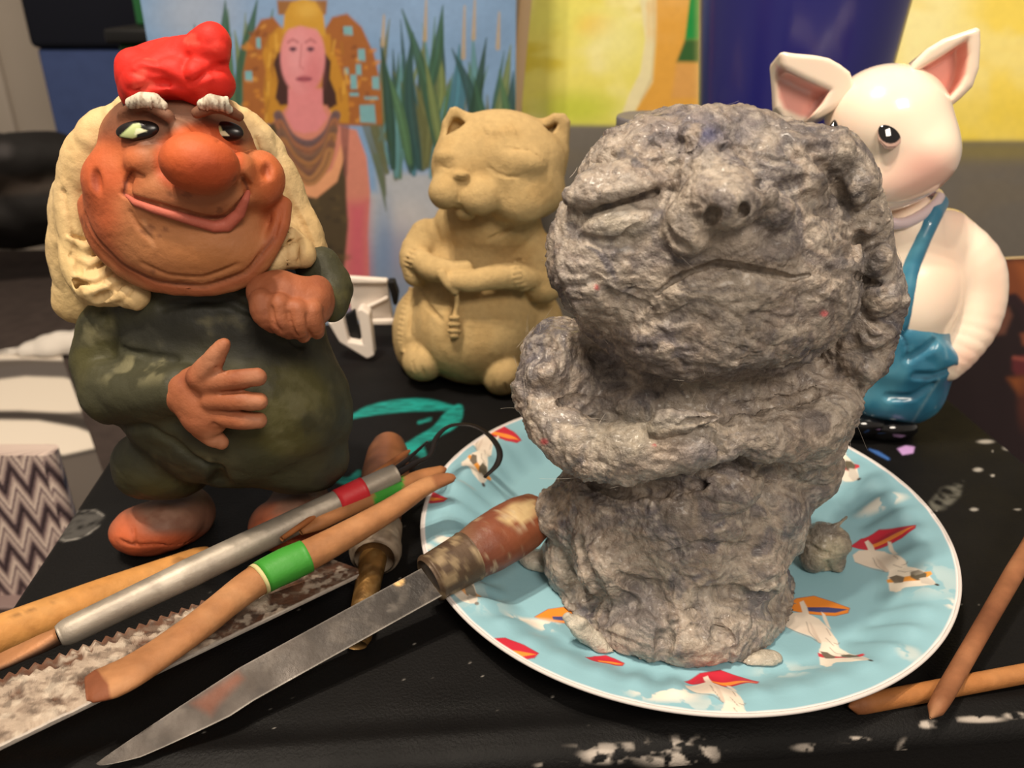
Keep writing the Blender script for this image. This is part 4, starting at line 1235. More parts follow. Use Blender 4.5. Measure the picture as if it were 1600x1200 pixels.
def plate_mesh():
    nr, na = 330, 1500
    r = np.linspace(0.0, PR, nr); a = np.linspace(0, 2 * np.pi, na, endpoint=False)
    r[0] = 1e-4
    R, A = np.meshgrid(r, a, indexing='ij'); R, A = R.ravel(), A.ravel()
    L = np.stack([R * np.cos(A), R * np.sin(A)], -1)
    z = plate_z(R, A)
    V = np.c_[L[:, 0] + PX, L[:, 1] + PYC, z]
    p = Paint(L * 1000, (136, 178, 190))
    # --- print: a dog under a surfboard, traced once and repeated over the plate
    A0 = px2plate([(1375, 870)])[0]
    def tr(q): return (px2plate(q) - A0) * 1000
    S12 = lambda q: [(1180 + x * .45, 660 + y * .45) for x, y in q]
    board = tr(S12([(322, 432), (360, 405), (420, 380), (490, 362), (550, 360), (545, 378), (500, 410), (450, 436), (400, 448), (350, 440)]))
    stripe = tr(S12([(390, 430), (470, 395), (545, 366), (500, 398), (440, 430), (400, 440)]))
    stripe2 = tr(S12([(325, 434), (420, 400), (540, 362), (440, 410), (340, 442)]))
    body = tr(S12([(330, 462), (352, 446), (392, 444), (440, 452), (478, 466), (512, 486), (520, 505), (500, 520), (462, 522), (420, 512), (370, 498), (338, 486)]))
    leg1 = tr(S12([(372, 416), (384, 410), (398, 428), (408, 452), (414, 476), (398, 470), (386, 448)]))
    leg2 = tr(S12([(448, 424), (462, 426), (474, 446), (486, 464), (470, 462), (456, 446)]))
    arm = tr(S12([(410, 470), (430, 490), (444, 508), (458, 520), (446, 524), (424, 504)]))
    neck = tr(S12([(456, 516), (500, 500), (545, 512), (560, 522), (520, 540), (474, 560), (452, 552)]))
    hd0 = tr(S12([(450, 540), (480, 520), (540, 512), (590, 530), (616, 556), (600, 570), (560, 576), (510, 578), (480, 594), (458, 590)]))
    bandana = tr(S12([(446, 552), (470, 550), (530, 540), (600, 522), (606, 530), (570, 552), (520, 556), (450, 562)]))
    ear1 = tr(S12([(462, 562), (482, 560), (502, 572), (496, 592), (478, 598), (462, 586)]))
    snout = tr(S12([(560, 545), (590, 540), (612, 552), (622, 566), (600, 570), (568, 562)]))
    gl1 = tr(S12([(454, 545), (480, 538), (508, 545), (504, 560), (474, 564)])); gl2 = tr(S12([(528, 528), (556, 520), (586, 530), (584, 548), (552, 552), (530, 544)]))
    lines = [tr(S12(q)) for q in ([(400, 472), (412, 500), (440, 520)], [(470, 470), (486, 484)], [(500, 500), (516, 496), (520, 488)], [(338, 486), (372, 500), (420, 516), (452, 524)], [(486, 520), (510, 528), (540, 522)], [(470, 500), (500, 508)])]
    def sprite(o, deg, kind, sc=1.0, bare=False):
        c, n = math.cos(math.radians(deg)), math.sin(math.radians(deg)); Rm = np.array([[c, n], [-n, c]]) * sc
        f = lambda q: q @ Rm + o
        bc, sc_ = (((188, 40, 58), (238, 140, 56)) if kind == 'r' else ((226, 134, 44), (66, 70, 120)))
        bd = ((226, 150, 60) if kind == 'r' else (196, 54, 66))
        k = .24
        p.poly(f(board), bc, k); p.poly(f(stripe), sc_, k)
        p.line(f(np.vstack([board, board[:1]])), .16, (120, 40, 44), .2, .6)
        if bare: return
        for q in (body, leg1, leg2, ear1): p.poly(f(q), (222, 208, 192), k)
        p.poly(f(arm), (198, 180, 164), k)
        p.poly(f(hd0), (228, 216, 200), k)
        p.poly(f(neck), (230, 218, 202), k); p.poly(f(bandana), bd, k)
        p.poly(f(gl1), (108, 96, 82), k); p.poly(f(gl2), (96, 88, 72), k); p.poly(f(snout), (200, 190, 178), k)
        p.blob(*(f(snout[3:4])[0]), .8, .8, (60, 54, 50), .4)
        p.blob(*(f(body.mean(0)[None])[0]), 5, 2.4, (206, 188, 172), .8, .5, deg)
        for q in lines: p.line(f(q), .14, (120, 104, 92), .2, .8)
    def put(px_, deg, kind, ref='board', sc=1.0, bare=False):
        t = px2plate([px_])[0] * 1000
        src = {'board': board.mean(0), 'snout': snout.mean(0), 'tip': board[4], 'tail': board[0], 'head': neck.mean(0)}[ref]
        c, n = math.cos(math.radians(deg)), math.sin(math.radians(deg)); Rm = np.array([[c, n], [-n, c]]) * sc
        sprite(t - src @ Rm, deg, kind, sc, bare)
    put((1380, 845), 0, 'r'); put((1278, 950), 0, 'o'); put((1130, 1066), 0, 'r'); put((778, 676), -14, 'r'); put((842, 1020), 0, 'r', 'tip'); put((835, 964), 0, 'o', 'tail', .8, True); put((686, 844), 0, 'r', 'tail')
    put((1335, 738), -8, 'o', 'snout'); put((1412, 758), 20, 'o', 'tail'); put((700, 780), 0, 'r', 'tip'); put((914, 1027), 0, 'r', 'tail', .55, True); put((690, 740), 0, 'o', 'tip')
    # dried paste on the plate
    n = fbm(np.c_[L, 0 * R], 180, 4, 71)
    for (x, y, rx, ry, al) in ((835, 975, 34, 10, 1), (700, 845, 20, 9, .9), (1040, 1083, 40, 11, 1), (1380, 782, 34, 9, .8), (660, 855, 16, 8, .8), (1493, 945, 12, 10, .8), (1420, 1020, 14, 12, .4), (1310, 735, 10, 8, .5), (1460, 905, 40, 30, .25), (1230, 1050, 40, 14, .3), (750, 930, 40, 30, .2), (1095, 1100, 30, 8, .4)):
        q = px2plate([(x, y)])[0] * 1000
        p.blob(q[0], q[1], rx * .26, ry * .34, (232, 222, 208), .5, al, 0, sm(n, -.12, .08))
    for (x, y) in ((735, 758), (722, 750)):
        q = px2plate([(x, y)])[0] * 1000; p.blob(q[0], q[1], 2.2, .9, (150, 164, 168), .6, .7)
    # bare white paper edge
    p.mix(sm(R, PR - .0016, PR - .0009), (226, 216, 214))
    i = np.arange(nr - 1)[:, None] * na; j = np.arange(na)[None]; jn = (j + 1) % na
    F = np.stack([i + j, i + na + j, i + na + jn, i + jn], -1).reshape(-1, 4)
    return V, F, p.c
V, F, C = plate_mesh()
mesh('printed_face', V, F, M_plate, pl, C)
def plate_back():
    nr, na = 40, 240
    r = np.linspace(1e-4, PR, nr); a = np.linspace(0, 2 * np.pi, na, endpoint=False)
    R, A = np.meshgrid(r, a, indexing='ij'); R, A = R.ravel(), A.ravel()
    V = np.c_[R * np.cos(A) + PX, R * np.sin(A) + PYC, np.maximum(plate_z(R, A * 0) - 0.0009 - 0.0016 * sm(R, .076, .082) * (1 - sm(R, .102, .107)), .0003)]
    i = np.arange(nr - 1)[:, None] * na; j = np.arange(na)[None]; jn = (j + 1) % na
    return V, np.stack([i + j, i + jn, i + na + jn, i + na + j], -1).reshape(-1, 4)
V, F = plate_back()
M_plb = mat('plate_board', (206, 198, 194), 0.7)
mesh('back', V, F, M_plb, pl)
th = np.linspace(0, 2 * np.pi, 241)
rim = np.c_[PX + PR * np.cos(th), PYC + PR * np.sin(th), np.full(241, PZ - .0004)]
sweep('rim_edge', rim, np.full(241, .00072), M_plb, pl, 8)

# ================================================================== GREY PAPER-PULP BUST
BY = 0.268
M_pulp = mat('wet_grey_paper_pulp', None, 0.30, 0.6, bump=1.0, bscale=620, var=0.26, vscale=420, rvar=0.2, detail=9, coat=0.16, coatr=0.16)
bu = empty('pulp_bust', (on(1050, 960, .0015).x, BY, 0.0015), 'wet grey paper-pulp bust of a frowning man with folded arms', 'bust')
bs = Sculpt(BY)
def c5(x, y): return 780 + x * .4, 150 + y * .4
def c6(x, y): return 780 + x * .43333, 580 + y * .43333
# plinth
bs.add(bs.K([(1055, 1000, -30, 118), (1055, 780, -10, 130)]), 0, 'base')
bs.add(bs.E(985, 930, 10, 116, 130, 120), 30); bs.add(bs.E(1130, 930, 10, 108, 120, 120), 30)
bs.add(bs.E(970, 800, 20, 118, 100, 120), 30); bs.add(bs.E(1150, 800, 10, 112, 110, 120), 30)
bs.add(bs.E(900, 985, -30, 50, 60, 60, 30), 30); bs.add(bs.E(1000, 1020, -60, 90, 44, 60), 24); bs.add(bs.E(1150, 1025, -50, 76, 40, 56), 24)
bs.add(bs.E(1200, 1030, -20, 34, 22, 30), 12)
bs.add(bs.E(868, 800, 20, 34, 42, 40), 14); bs.add(bs.E(880, 870, 10, 34, 60, 50), 16); bs.add(bs.E(1272, 730, 20, 48, 60, 60), 26)
bs.add(bs.E(1130, 760, -100, 60, 40, 40), 24); bs.add(bs.E(1060, 980, -110, 70, 40, 40), 24); bs.add(bs.E(955, 880, -80, 60, 60, 50), 24); bs.add(bs.E(1180, 880, -80, 50, 70, 50), 24)
bs.add(bs.K([(918, 960, -50, 44), (990, 985, -116, 50), (1070, 990, -136, 52), (1150, 984, -118, 50), (1196, 968, -60, 44)]), 24, 'base')
# chest, shoulders
bs.add(bs.E(1060, 640, 40, 190, 130, 130), 30, 'torso')
bs.add(bs.E(1240, 640, 30, 92, 110, 110), 30); bs.add(bs.E(880, 600, 40, 72, 110, 90, 10), 24)
# arms
bs.add(bs.K([(862, 560, 0, 50), (850, 620, -30, 46), (872, 668, -70, 44), (930, 706, -110, 46), (1010, 706, -136, 46), (1090, 690, -140, 42), (1128, 690, -136, 30)]), 14, 'arm#a')
bs.add(bs.K([(1310, 590, 10, 44), (1300, 640, -30, 46), (1262, 672, -74, 44), (1200, 682, -112, 40), (1160, 672, -124, 32)]), 14, 'arm#b')
bs.add(bs.E(832, 610, -20, 34, 44, 40), 12, 'arm#a'); bs.add(bs.E(852, 585, -40, 38, 30, 36), 10)
bs.add(bs.K([(1030, 664, -156, 20), (1080, 656, -164, 16), (1128, 652, -160, 8)]), 6)
# head
bs.add(bs.E(1092, 372, 0, 222, 190, 170, 0), 24, 'head')
bs.add(bs.E(1110, 480, -20, 210, 118, 150), 40)
bs.add(bs.E(1060, 245, 10, 150, 74, 120, 8), 30); bs.add(bs.E(1200, 262, 10, 110, 66, 120), 30)
bs.add(bs.E(930, 400, -70, 80, 110, 90), 36); bs.add(bs.E(1240, 430, -50, 90, 120, 90), 36)
bs.add(bs.E(1110, 520, -110, 130, 62, 60), 40)
bs.add(bs.E(965, 285, -104, 92, 36, 40, 18), 24); bs.add(bs.E(1215, 270, -84, 76, 36, 40, -14), 24)
# nose
bs.add(bs.K([(1096, 236, -110, 40), (1118, 288, -150, 54), (1138, 314, -194, 48)]), 34, 'nose')
bs.add(bs.E(1076, 354, -168, 40, 48, 42, 10), 14); bs.add(bs.E(1200, 330, -152, 44, 30, 38), 22); bs.add(bs.E(1140, 306, -186, 74, 36, 38), 20)
bs.add(bs.E(1138, 376, -156, 54, 30, 34), 16)
# lids, lips, cheeks
bs.add(bs.E(968, 350, -128, 58, 30, 32, 10), 10, 'head'); bs.add(bs.E(975, 300, -126, 62, 16, 26, 14), 10)
bs.add(bs.E(1140, 402, -150, 100, 22, 30), 14); bs.add(bs.E(1140, 452, -152, 96, 34, 34), 14)
bs.add(bs.E(1290, 420, -40, 50, 100, 70), 24)
# ear and the ridge of lumps down the right side
bs.add(bs.K([(1262, 232, -30, 36), (1306, 252, -20, 44), (1336, 300, -10, 44), (1352, 350, 0, 40)]), 14, 'ear_ridge')
bs.add(bs.K([(1362, 390, 0, 36), (1372, 440, 0, 40), (1380, 476, 0, 34), (1362, 520, 0, 40), (1344, 566, 10, 40)]), 12)
bs.add(bs.E(1284, 224, -34, 42, 30, 40, -16), 8, 'ear_ridge'); bs.add(bs.E(1396, 470, -10, 20, 18, 24), 8); bs.add(bs.E(1376, 555, 0, 18, 36, 30), 10)
bs.add(bs.E(1312, 440, 70, 56, 170, 90), 16, 'ear_ridge'); bs.add(bs.E(1310, 560, 70, 50, 90, 80), 16)
for q in ((1296, 246, -56, 34, 26, 30, -20), (1334, 292, -46, 32, 34, 34, 0), (1352, 345, -36, 30, 30, 34, 0), (1366, 402, -30, 28, 32, 34, 0), (1376, 462, -34, 30, 34, 36, 0), (1360, 522, -30, 34, 26, 34, 0), (1346, 572, -24, 30, 34, 34, 0)): bs.add(bs.E(*q), 8, 'ear_ridge')
# carvings
def G(pts, ins=0.1, k=4): bs.sub(bs.KS([(q[0], q[1], q[2] * 1.35) for q in pts], ins), k)
EYE = [(916, 334, 3), (945, 323, 4.5), (972, 314, 5.5), (1000, 307, 6), (1027, 300, 4)]
MOUTH = [(1026, 459, 3), (1042, 446, 4.5), (1058, 434, 5), (1086, 422, 5), (1120, 412, 5.5), (1152, 415, 5.5), (1200, 426, 5), (1240, 435, 4), (1264, 430, 2)]
for line_ in (EYE, MOUTH):
    c_ = [bs.KS(line_, q) for q in (.2, 1.6, 3.0)]
    for q in c_: bs.sub(q, 3)
bs.sub(bs.ES(1112, 339, 13, 16, 30, -20, 4), 4); bs.sub(bs.ES(1163, 328, 10, 10, 26, -10, 4), 4)
G([(908, 372, 3), (940, 380, 4), (985, 377, 3)], 0.2, 6); G([(997, 255, 4), (1012, 252, 7), (1030, 256, 4)], 0.1, 8)
G([(1184, 288, 4), (1220, 296, 7), (1256, 282, 4)], 0.2, 10); G([(1036, 350, 4), (1044, 370, 7), (1072, 388, 5)], 0.3, 10)
G([(1222, 204, 4), (1232, 222, 7), (1246, 246, 5)], .1, 8); G([(1338, 430, 3), (1352, 438, 6), (1372, 444, 4)], 0.4, 5); G([(1270, 236, 3), (1290, 262, 6), (1312, 300, 7), (1330, 350, 6), (1340, 400, 5)], 0.5, 10); G([(1320, 370, 4), (1352, 380, 6), (1380, 372, 4)], 0.2, 8)
G([(1350, 520, 3), (1362, 530, 5), (1380, 526, 3)], 0.2, 6)
G([(1058, 665, 3), (1072, 660, 5.5), (1088, 658, 4), (1118, 654, 2)], 0.5, 3); G([(1130, 664, 4), (1130, 690, 7), (1128, 716, 5)], 0.2, 8)
G([(880, 740, 5), (980, 766, 8), (1080, 762, 8), (1180, 742, 6)], 0.2, 12); G([(905, 630, 4), (960, 650, 6), (1020, 650, 4)], 0.3, 10); G([(1140, 640, 4), (1220, 630, 6), (1290, 610, 4)], 0.3, 10)
G([(1112, 985, 4), (1126, 990, 8), (1140, 1000, 5)], 0.4, 10); G([(960, 895, 4), (1000, 920, 8), (1040, 925, 4)], 0.2, 12); G([(1020, 925, 4), (1040, 980, 8), (1036, 1030, 5)], 0.2, 14)
G([(905, 850, 4), (925, 910, 8), (940, 960, 5)], 0.2, 14); G([(1050, 870, 4), (1100, 850, 6), (1160, 860, 4)], 0.3, 12); G([(1090, 930, 3), (1150, 926, 6), (1210, 935, 4)], 0.2, 12)
G([(1030, 214, 2), (1056, 222, 4), (1080, 222, 2)], 0.2, 10); G([(1120, 230, 2), (1160, 234, 4), (1190, 226, 2)], 0.2, 10); G([(880, 470, 4), (900, 500, 6), (930, 520, 4)], .2, 12); G([(1000, 480, 4), (960, 470, 6), (930, 440, 4)], .3, 12)
rg = np.random.default_rng(5)
for _ in range(44):
    x, y, an, ln = rg.uniform(880, 1370), rg.uniform(200, 1010), rg.uniform(-.7, .7), rg.uniform(14, 40)
    if 1000 < x < 1250 and 270 < y < 480: continue
    dx, dy = math.cos(an) * ln, math.sin(an) * ln
    bs.sub(bs.KS([(x - dx, y - dy, 1.2), (x, y + rg.uniform(-5, 5), rg.uniform(2.5, 4.5)), (x + dx, y + dy, 1.2)], .1), 9)

def pulp_disp(W, N, px):
    w1 = np.stack([fbm(W, 55, 2, 81), fbm(W, 55, 2, 82), fbm(W, 55, 2, 83)], -1)
    Q = W + 0.011 * w1
    big = fbm(Q, 42, 3, 84)
    # fibres pulled sideways, clots and torn ridges
    st = np.stack([Q[:, 0] * .55 + .25 * Q[:, 2], Q[:, 1], Q[:, 2]], -1)
    fib = ridged(st, 150, 4, 85)
    rid = ridged(Q, 80, 3, 89)
    clot = np.maximum(fbm(Q, 190, 3, 92), -.2)
    face = 1 - 0.55 * np.exp(-(((px[:, 0] - 1100) / 190) ** 4 + ((px[:, 1] - 370) / 110) ** 4))
    dl_ = np.full(len(px), 99.0)
    for L_ in (EYE, MOUTH):
        for a_, b_ in zip(L_[:-1], L_[1:]):
            a_, b_ = np.array(a_[:2]), np.array(b_[:2]); ab = b_ - a_; h = np.clip(((px - a_) @ ab) / (ab @ ab), 0, 1)
            dl_ = np.minimum(dl_, np.linalg.norm(px - a_ - h[:, None] * ab, axis=1))
    face = face * (.25 + .75 * sm(dl_, 8, 24))
    return face * (0.0019 * big + 0.0012 * np.maximum(rid, -.3)) + (0.4 + .6 * face) * (0.0008 * fib + 0.0007 * clot + 0.0004 * ridged(Q, 380, 2, 95))
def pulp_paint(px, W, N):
    w1 = np.stack([fbm(W, 45, 3, 101), fbm(W, 45, 3, 102), fbm(W, 45, 3, 103)], -1)
    Q = W + 0.022 * w1
    n1, n2, n3, n4 = fbm(Q, 38, 4, 104), fbm(Q, 120, 4, 105), fbm(Q, 300, 3, 106), fbm(Q * np.array([.5, 1, 1.2]), 260, 4, 107)
    p = Paint(px, (168, 151, 136))
    p.mix(sm(n1, .02, .3) * .75, (108, 102, 104)); p.mix(sm(-n1, .05, .35) * .6, (186, 172, 155))
    p.mix(sm(n2, .05, .45) * .65, (108, 101, 102)); p.mix(sm(-n2, .08, .45) * .5, (196, 182, 166))
    p.mix(sm(n4, .12, .4) * .45, (88, 82, 84)); p.mix(sm(-n4, .15, .4) * .4, (208, 195, 180)); p.mix(sm(n3, .22, .5) * .5, (80, 75, 76))
    p.mix(sm(fbm(Q, 70, 3, 109), .30, .42) * .55, (84, 82, 96))
    sk = fbm(np.stack([Q[:, 0] * .35 + Q[:, 2] * .2, Q[:, 1], Q[:, 2] * 1.3], -1), 420, 3, 110)
    p.mix(sm(sk, .12, .4) * .35, (212, 200, 186)); p.mix(sm(-sk, .14, .4) * .35, (94, 87, 86))
    d = sm(fbm(Q, 90, 3, 108), -.25, .2)
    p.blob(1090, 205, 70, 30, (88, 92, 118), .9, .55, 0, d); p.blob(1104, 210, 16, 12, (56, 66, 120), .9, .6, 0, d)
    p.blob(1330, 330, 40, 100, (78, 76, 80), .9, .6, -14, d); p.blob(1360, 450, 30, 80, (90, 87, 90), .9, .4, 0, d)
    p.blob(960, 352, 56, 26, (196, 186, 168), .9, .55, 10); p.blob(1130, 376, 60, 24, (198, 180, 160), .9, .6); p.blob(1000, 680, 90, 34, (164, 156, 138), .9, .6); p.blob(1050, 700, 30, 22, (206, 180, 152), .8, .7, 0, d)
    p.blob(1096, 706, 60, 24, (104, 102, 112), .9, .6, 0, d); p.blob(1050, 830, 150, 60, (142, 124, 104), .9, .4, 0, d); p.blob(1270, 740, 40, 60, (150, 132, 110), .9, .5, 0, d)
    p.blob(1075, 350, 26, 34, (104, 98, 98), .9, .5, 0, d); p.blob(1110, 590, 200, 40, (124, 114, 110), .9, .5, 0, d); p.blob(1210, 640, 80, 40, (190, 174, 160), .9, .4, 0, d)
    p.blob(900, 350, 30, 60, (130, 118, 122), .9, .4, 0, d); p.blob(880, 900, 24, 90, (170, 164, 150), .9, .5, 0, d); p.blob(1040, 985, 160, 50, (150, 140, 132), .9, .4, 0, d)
    p.c *= .87
    for (x, y, r) in ((932, 449, 4), (1288, 490, 6), (850, 690, 6), (1022, 696, 3)): p.blob(x, y, r, r * .8, (190, 62, 70), .5, .75)
    return p.c
def bust_rest(W):
    r = np.hypot(W[:, 0] - PX, W[:, 1] - PYC)
    return np.where(r < PR + .004, np.where(r < PR, plate_z(np.minimum(r, PR), np.arctan2(W[:, 1] - PYC, W[:, 0] - PX)), PZ) + .0005, 0)
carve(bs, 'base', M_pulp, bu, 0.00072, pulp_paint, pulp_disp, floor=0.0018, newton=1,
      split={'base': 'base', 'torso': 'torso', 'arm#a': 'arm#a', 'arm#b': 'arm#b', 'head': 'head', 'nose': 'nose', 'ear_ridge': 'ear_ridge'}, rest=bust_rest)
# ================================================================== SANDSTONE CAT
CY = 0.468
def c4c(x, y): return 580 + x * .41667, 140 + y * .41667
M_sand = mat('sand_cast_stone', None, 0.9, 0.15, bump=0.5, bscale=900, var=0.10, vscale=300)
ct = empty('cat_figurine', tuple(on(735, 575, 0)), 'sand-coloured smiling cat figurine with closed eyes and folded paws', 'figurine')
cs = Sculpt(CY)
cs.add(cs.E(748, 500, 20, 112, 104, 100), 0, 'body')
cs.add(cs.E(745, 420, 20, 96, 70, 80), 30)
cs.add(cs.E(742, 512, -32, 86, 82, 72), 22)
cs.add(cs.E(650, 520, 30, 36, 66, 70), 16, 'body'); cs.add(cs.E(842, 520, 30, 40, 66, 70), 16)
cs.add(cs.E(662, 565, -40, 33, 31, 44), 7, 'foot#a'); cs.add(cs.E(784, 584, -70, 32, 34, 40), 7, 'foot#b')
cs.add(cs.E(762, 352, 0, 84, 56, 66), 20, 'body')
# robe sleeves and arms
cs.add(cs.K([(668, 372, 0, 30), (648, 400, -20, 24), (650, 428, -30, 20)]), 10, 'sleeve#a')
cs.add(cs.K([(822, 380, 0, 34), (846, 420, -20, 40), (848, 440, -30, 34)]), 10, 'sleeve#b')
cs.add(cs.K([(658, 408, -46, 18), (676, 420, -66, 20), (708, 424, -84, 17), (728, 418, -86, 11)]), 5, 'arm#a')
cs.add(cs.K([(828, 432, -50, 22), (780, 432, -86, 20), (735, 440, -100, 17), (712, 438, -102, 14)]), 5, 'arm#b')
cs.add(cs.K([(690, 428, -104, 8), (700, 443, -106, 8), (711, 455, -104, 6)]), 3, 'cord')
cs.add(cs.K([(713, 458, -98, 3.6), (714, 476, -101, 3.6), (711, 490, -103, 4)]), 2)
for k, (y, r) in enumerate(((497, 9.5), (507, 11.5), (517, 11.5), (525, 8.5))): cs.add(cs.E(710 - .2 * k, y, -104, r, 5.0, 9), 1.2, 'tassel')
# robe edges and cuffs (crimped ridges)
for q in ([(640, 404), (636, 420), (638, 440), (644, 452)],): pass
cuffL = spline([(652, 388), (640, 400), (637, 414), (640, 428)], 7); cuffR = spline([(812, 402), (806, 420), (808, 438), (818, 452)], 8)
edge = spline([(642, 450), (634, 470), (626, 500), (624, 530), (628, 548)], 16)
for q in cuffL: cs.add(cs.KS([(q[0] - 5, q[1] - 1, 2.2), (q[0] + 6, q[1] + 3, 2.2)], 0.1), 1.5, 'sleeve#a')
for q in cuffR: cs.add(cs.KS([(q[0] - 5, q[1] + 1, 2.4), (q[0] + 7, q[1] - 1, 2.4)], 0.1), 1.5, 'sleeve#b')
for q in edge: cs.add(cs.KS([(q[0] - 2, q[1], 2.2), (q[0] + 4, q[1] + 2, 2.2)], 0.1), 1.5, 'body')
cs.sub(cs.KS([(650, 448, 2), (644, 480, 2.6), (640, 520, 2.6), (650, 545, 2)], 0.2), 5)
cs.sub(cs.KS([(656, 452, 2), (668, 476, 3), (690, 500, 2)], 0.5), 6)
cs.sub(cs.KS([(766, 374, 2), (800, 352, 3), (826, 340, 3)], 0.3), 6)
for a in ([(645, 566, 1.4), (648, 580, 1.6)], [(660, 572, 1.4), (664, 588, 1.6)], [(772, 596, 1.4), (774, 610, 1.6)], [(788, 598, 1.4), (790, 612, 1.6)]): cs.sub(cs.KS(a, 0.1), 2)
# head
cs.add(cs.E(786, 248, -30, 98, 74, 72, -8), 12, 'head')
cs.add(cs.E(800, 290, -40, 84, 52, 62, -12), 16)
cs.add(cs.E(718, 262, -60, 44, 60, 46), 16)
cs.add(cs.E(697, 300, -92, 28, 27, 28), 12); cs.add(cs.E(748, 306, -96, 34, 30, 28, -8), 11); cs.add(cs.E(808, 312, -72, 46, 36, 34, -14), 14); cs.add(cs.E(727, 333, -86, 17, 11, 18), 4)
cs.add(cs.E(721, 275, -108, 13, 7, 10), 5)
cs.add(cs.E(700, 248, -78, 20, 15, 26), 6); cs.add(cs.E(808, 250, -82, 46, 24, 24, -10), 7)
cs.add(cs.X([(684, 262), (692, 195), (704, 172), (714, 170), (735, 182), (756, 196), (750, 235)], -24, 20, 10), 10, 'ear#a')
cs.add(cs.X([(815, 206), (838, 196), (864, 181), (882, 182), (891, 194), (888, 240), (880, 280)], -4, 22, 10), 12, 'ear#b')
cs.sub(cs.X([(697, 232), (700, 200), (708, 184), (716, 183), (728, 192), (712, 210), (700, 232)], -46, 16, 3), 4)
cs.sub(cs.X([(828, 214), (850, 202), (868, 190), (872, 194), (862, 210), (838, 222)], -26, 18, 3), 4)
for x in (762, 772, 782, 792, 802): cs.add(cs.KS([(x - 4, 198 - abs(782 - x) * .05, 3), (x + 1, 206, 3.6), (x + 4, 212, 1.5)], -.1), 3, 'head')
for a in ([(690, 260, 1.2), (700, 264, 1.8), (712, 261, 1.2)], [(762, 260, 1.2), (775, 270, 2), (792, 276, 2), (808, 276, 1.4)], [(716, 282, 1.2), (718, 296, 2), (716, 312, 2.4)], [(712, 276, 1.4), (722, 279, 2), (732, 276, 1.2)],
          [(706, 318, 1.4), (720, 322, 2.2), (734, 334, 1.8)], [(790, 232, .8), (830, 236, 1.2), (852, 256, 1)]): cs.sub(cs.KS(a, 0.05), 3)
for (x, y) in ((694, 296), (704, 300), (690, 306), (702, 310), (742, 296), (752, 294), (758, 304), (746, 308), (740, 304), (764, 310)): cs.sub(cs.KS([(x, y, 1.5)], 0.1), .8)
def cat_paint(px, W, N):
    n = fbm(W, 60, 4, 51); p = Paint(px, (186, 158, 110)); p.mix(sm(n, 0, .5) * .35, (178, 144, 92)); p.mix(sm(-n, .1, .5) * .3, (204, 174, 124))
    return p.c
carve(cs, 'body', M_sand, ct, 0.00105, cat_paint, lambda W, N, px: 0.0004 * fbm(W, 130, 3, 52), floor=0.0004, smooth=0,
      split={k: k for k in ('body', 'foot#a', 'foot#b', 'sleeve#a', 'sleeve#b', 'arm#a', 'arm#b', 'cord', 'tassel', 'head', 'ear#a', 'ear#b')})
# ================================================================== GLAZED PIG
def c7(*q): return [(1180 + x * .35, 40 + y * .35) for x, y in q]
def c8(*q): return [(1240 + x * .3, 380 + y * .3) for x, y in q]
PY = 0.40
M_glaze = mat('pig_glaze', None, 0.22, 0.5, coat=0.8, coatr=0.04, sss=0.08)
M_glz2 = mat('overalls_glaze', None, 0.3, 0.5, coat=0.5, coatr=0.08)
M_shoe = mat('black_glaze', (10, 9, 10), 0.08, 0.6, coat=0.6)
M_eyeb = mat('black_eye_glaze', None, 0.05, 0.6, coat=1.0, coatr=0.01)
pg = empty('pig_figurine', tuple(on(1378, 668, 0)), 'glossy ceramic pig figurine in blue overalls, half hidden behind the grey bust', 'figurine')
PINK, CREAM = (250, 206, 186), (253, 232, 208)
def pig_paint(px, W, N):
    p = Paint(px, (255, 234, 212)); n = fbm(W, 30, 3, 61)
    p.blob(1448, 262, 44, 30, (236, 170, 154), .9, .75); p.blob(1420, 290, 60, 24, (238, 186, 168), .9, .7)  # shade under the snout and mouth painted in as deeper pink
    p.blob(1316, 200, 30, 50, (250, 214, 192), .9, .5)
    p.blob(1500, 330, 30, 26, (246, 196, 172), .9, .5); p.blob(1480, 420, 30, 60, (248, 200, 172), .9, .45); p.blob(1555, 470, 16, 90, (248, 196, 174), .9, .5); p.blob(1510, 560, 26, 20, (244, 190, 168), .9, .6)
    p.mix(sm(n, .1, .5) * .2, (250, 212, 186))
    return p.c
ph = Sculpt(PY)
ph.add(ph.E(1386, 188, 0, 94, 84, 84), 0, 'head')
ph.add(ph.E(1420, 236, -24, 74, 66, 70, -12), 24)
ph.add(ph.E(1440, 250, -52, 44, 40, 44), 22); ph.add(ph.E(1392, 285, -30, 60, 44, 60, 16), 26)
ph.add(ph.E(1442, 228, -34, 40, 44, 46), 20, 'head')
carve(ph, 'head', M_glaze, pg, 0.0013, pig_paint)
def ear(outer, inner, dz, th, rot):
    s = Sculpt(PY)
    s.add(s.X(outer, dz, th, 9), 0, 'ear')
    s.sub(s.X(inner, dz - th * .9, th * 1.05, 7), 7)
    def pt(px, W, N):
        p = Paint(px, (255, 232, 210)); p.poly(inner, (236, 158, 146), 5, .9); return p.c
    carve(s, 'ear', M_glaze, pg, 0.0009, pt)
ear(c7((85, 150), (105, 145), (150, 152), (240, 160), (300, 172), (350, 200), (395, 235), (420, 330), (330, 400), (250, 440), (190, 435), (130, 405), (98, 360), (95, 280)),
    c7((92, 175), (130, 195), (220, 240), (332, 290), (300, 345), (240, 412), (190, 400), (130, 370), (105, 320)), 10, 30, 0)
ear(c7((640, 250), (670, 190), (730, 130), (800, 88), (880, 60), (945, 38), (962, 48), (964, 120), (958, 220), (930, 300), (880, 350), (840, 382), (780, 380), (690, 340)),
    c7((662, 250), (720, 205), (830, 140), (945, 65), (952, 130), (938, 220), (915, 265), (830, 368), (760, 330), (700, 305)), 0, 30, 0)
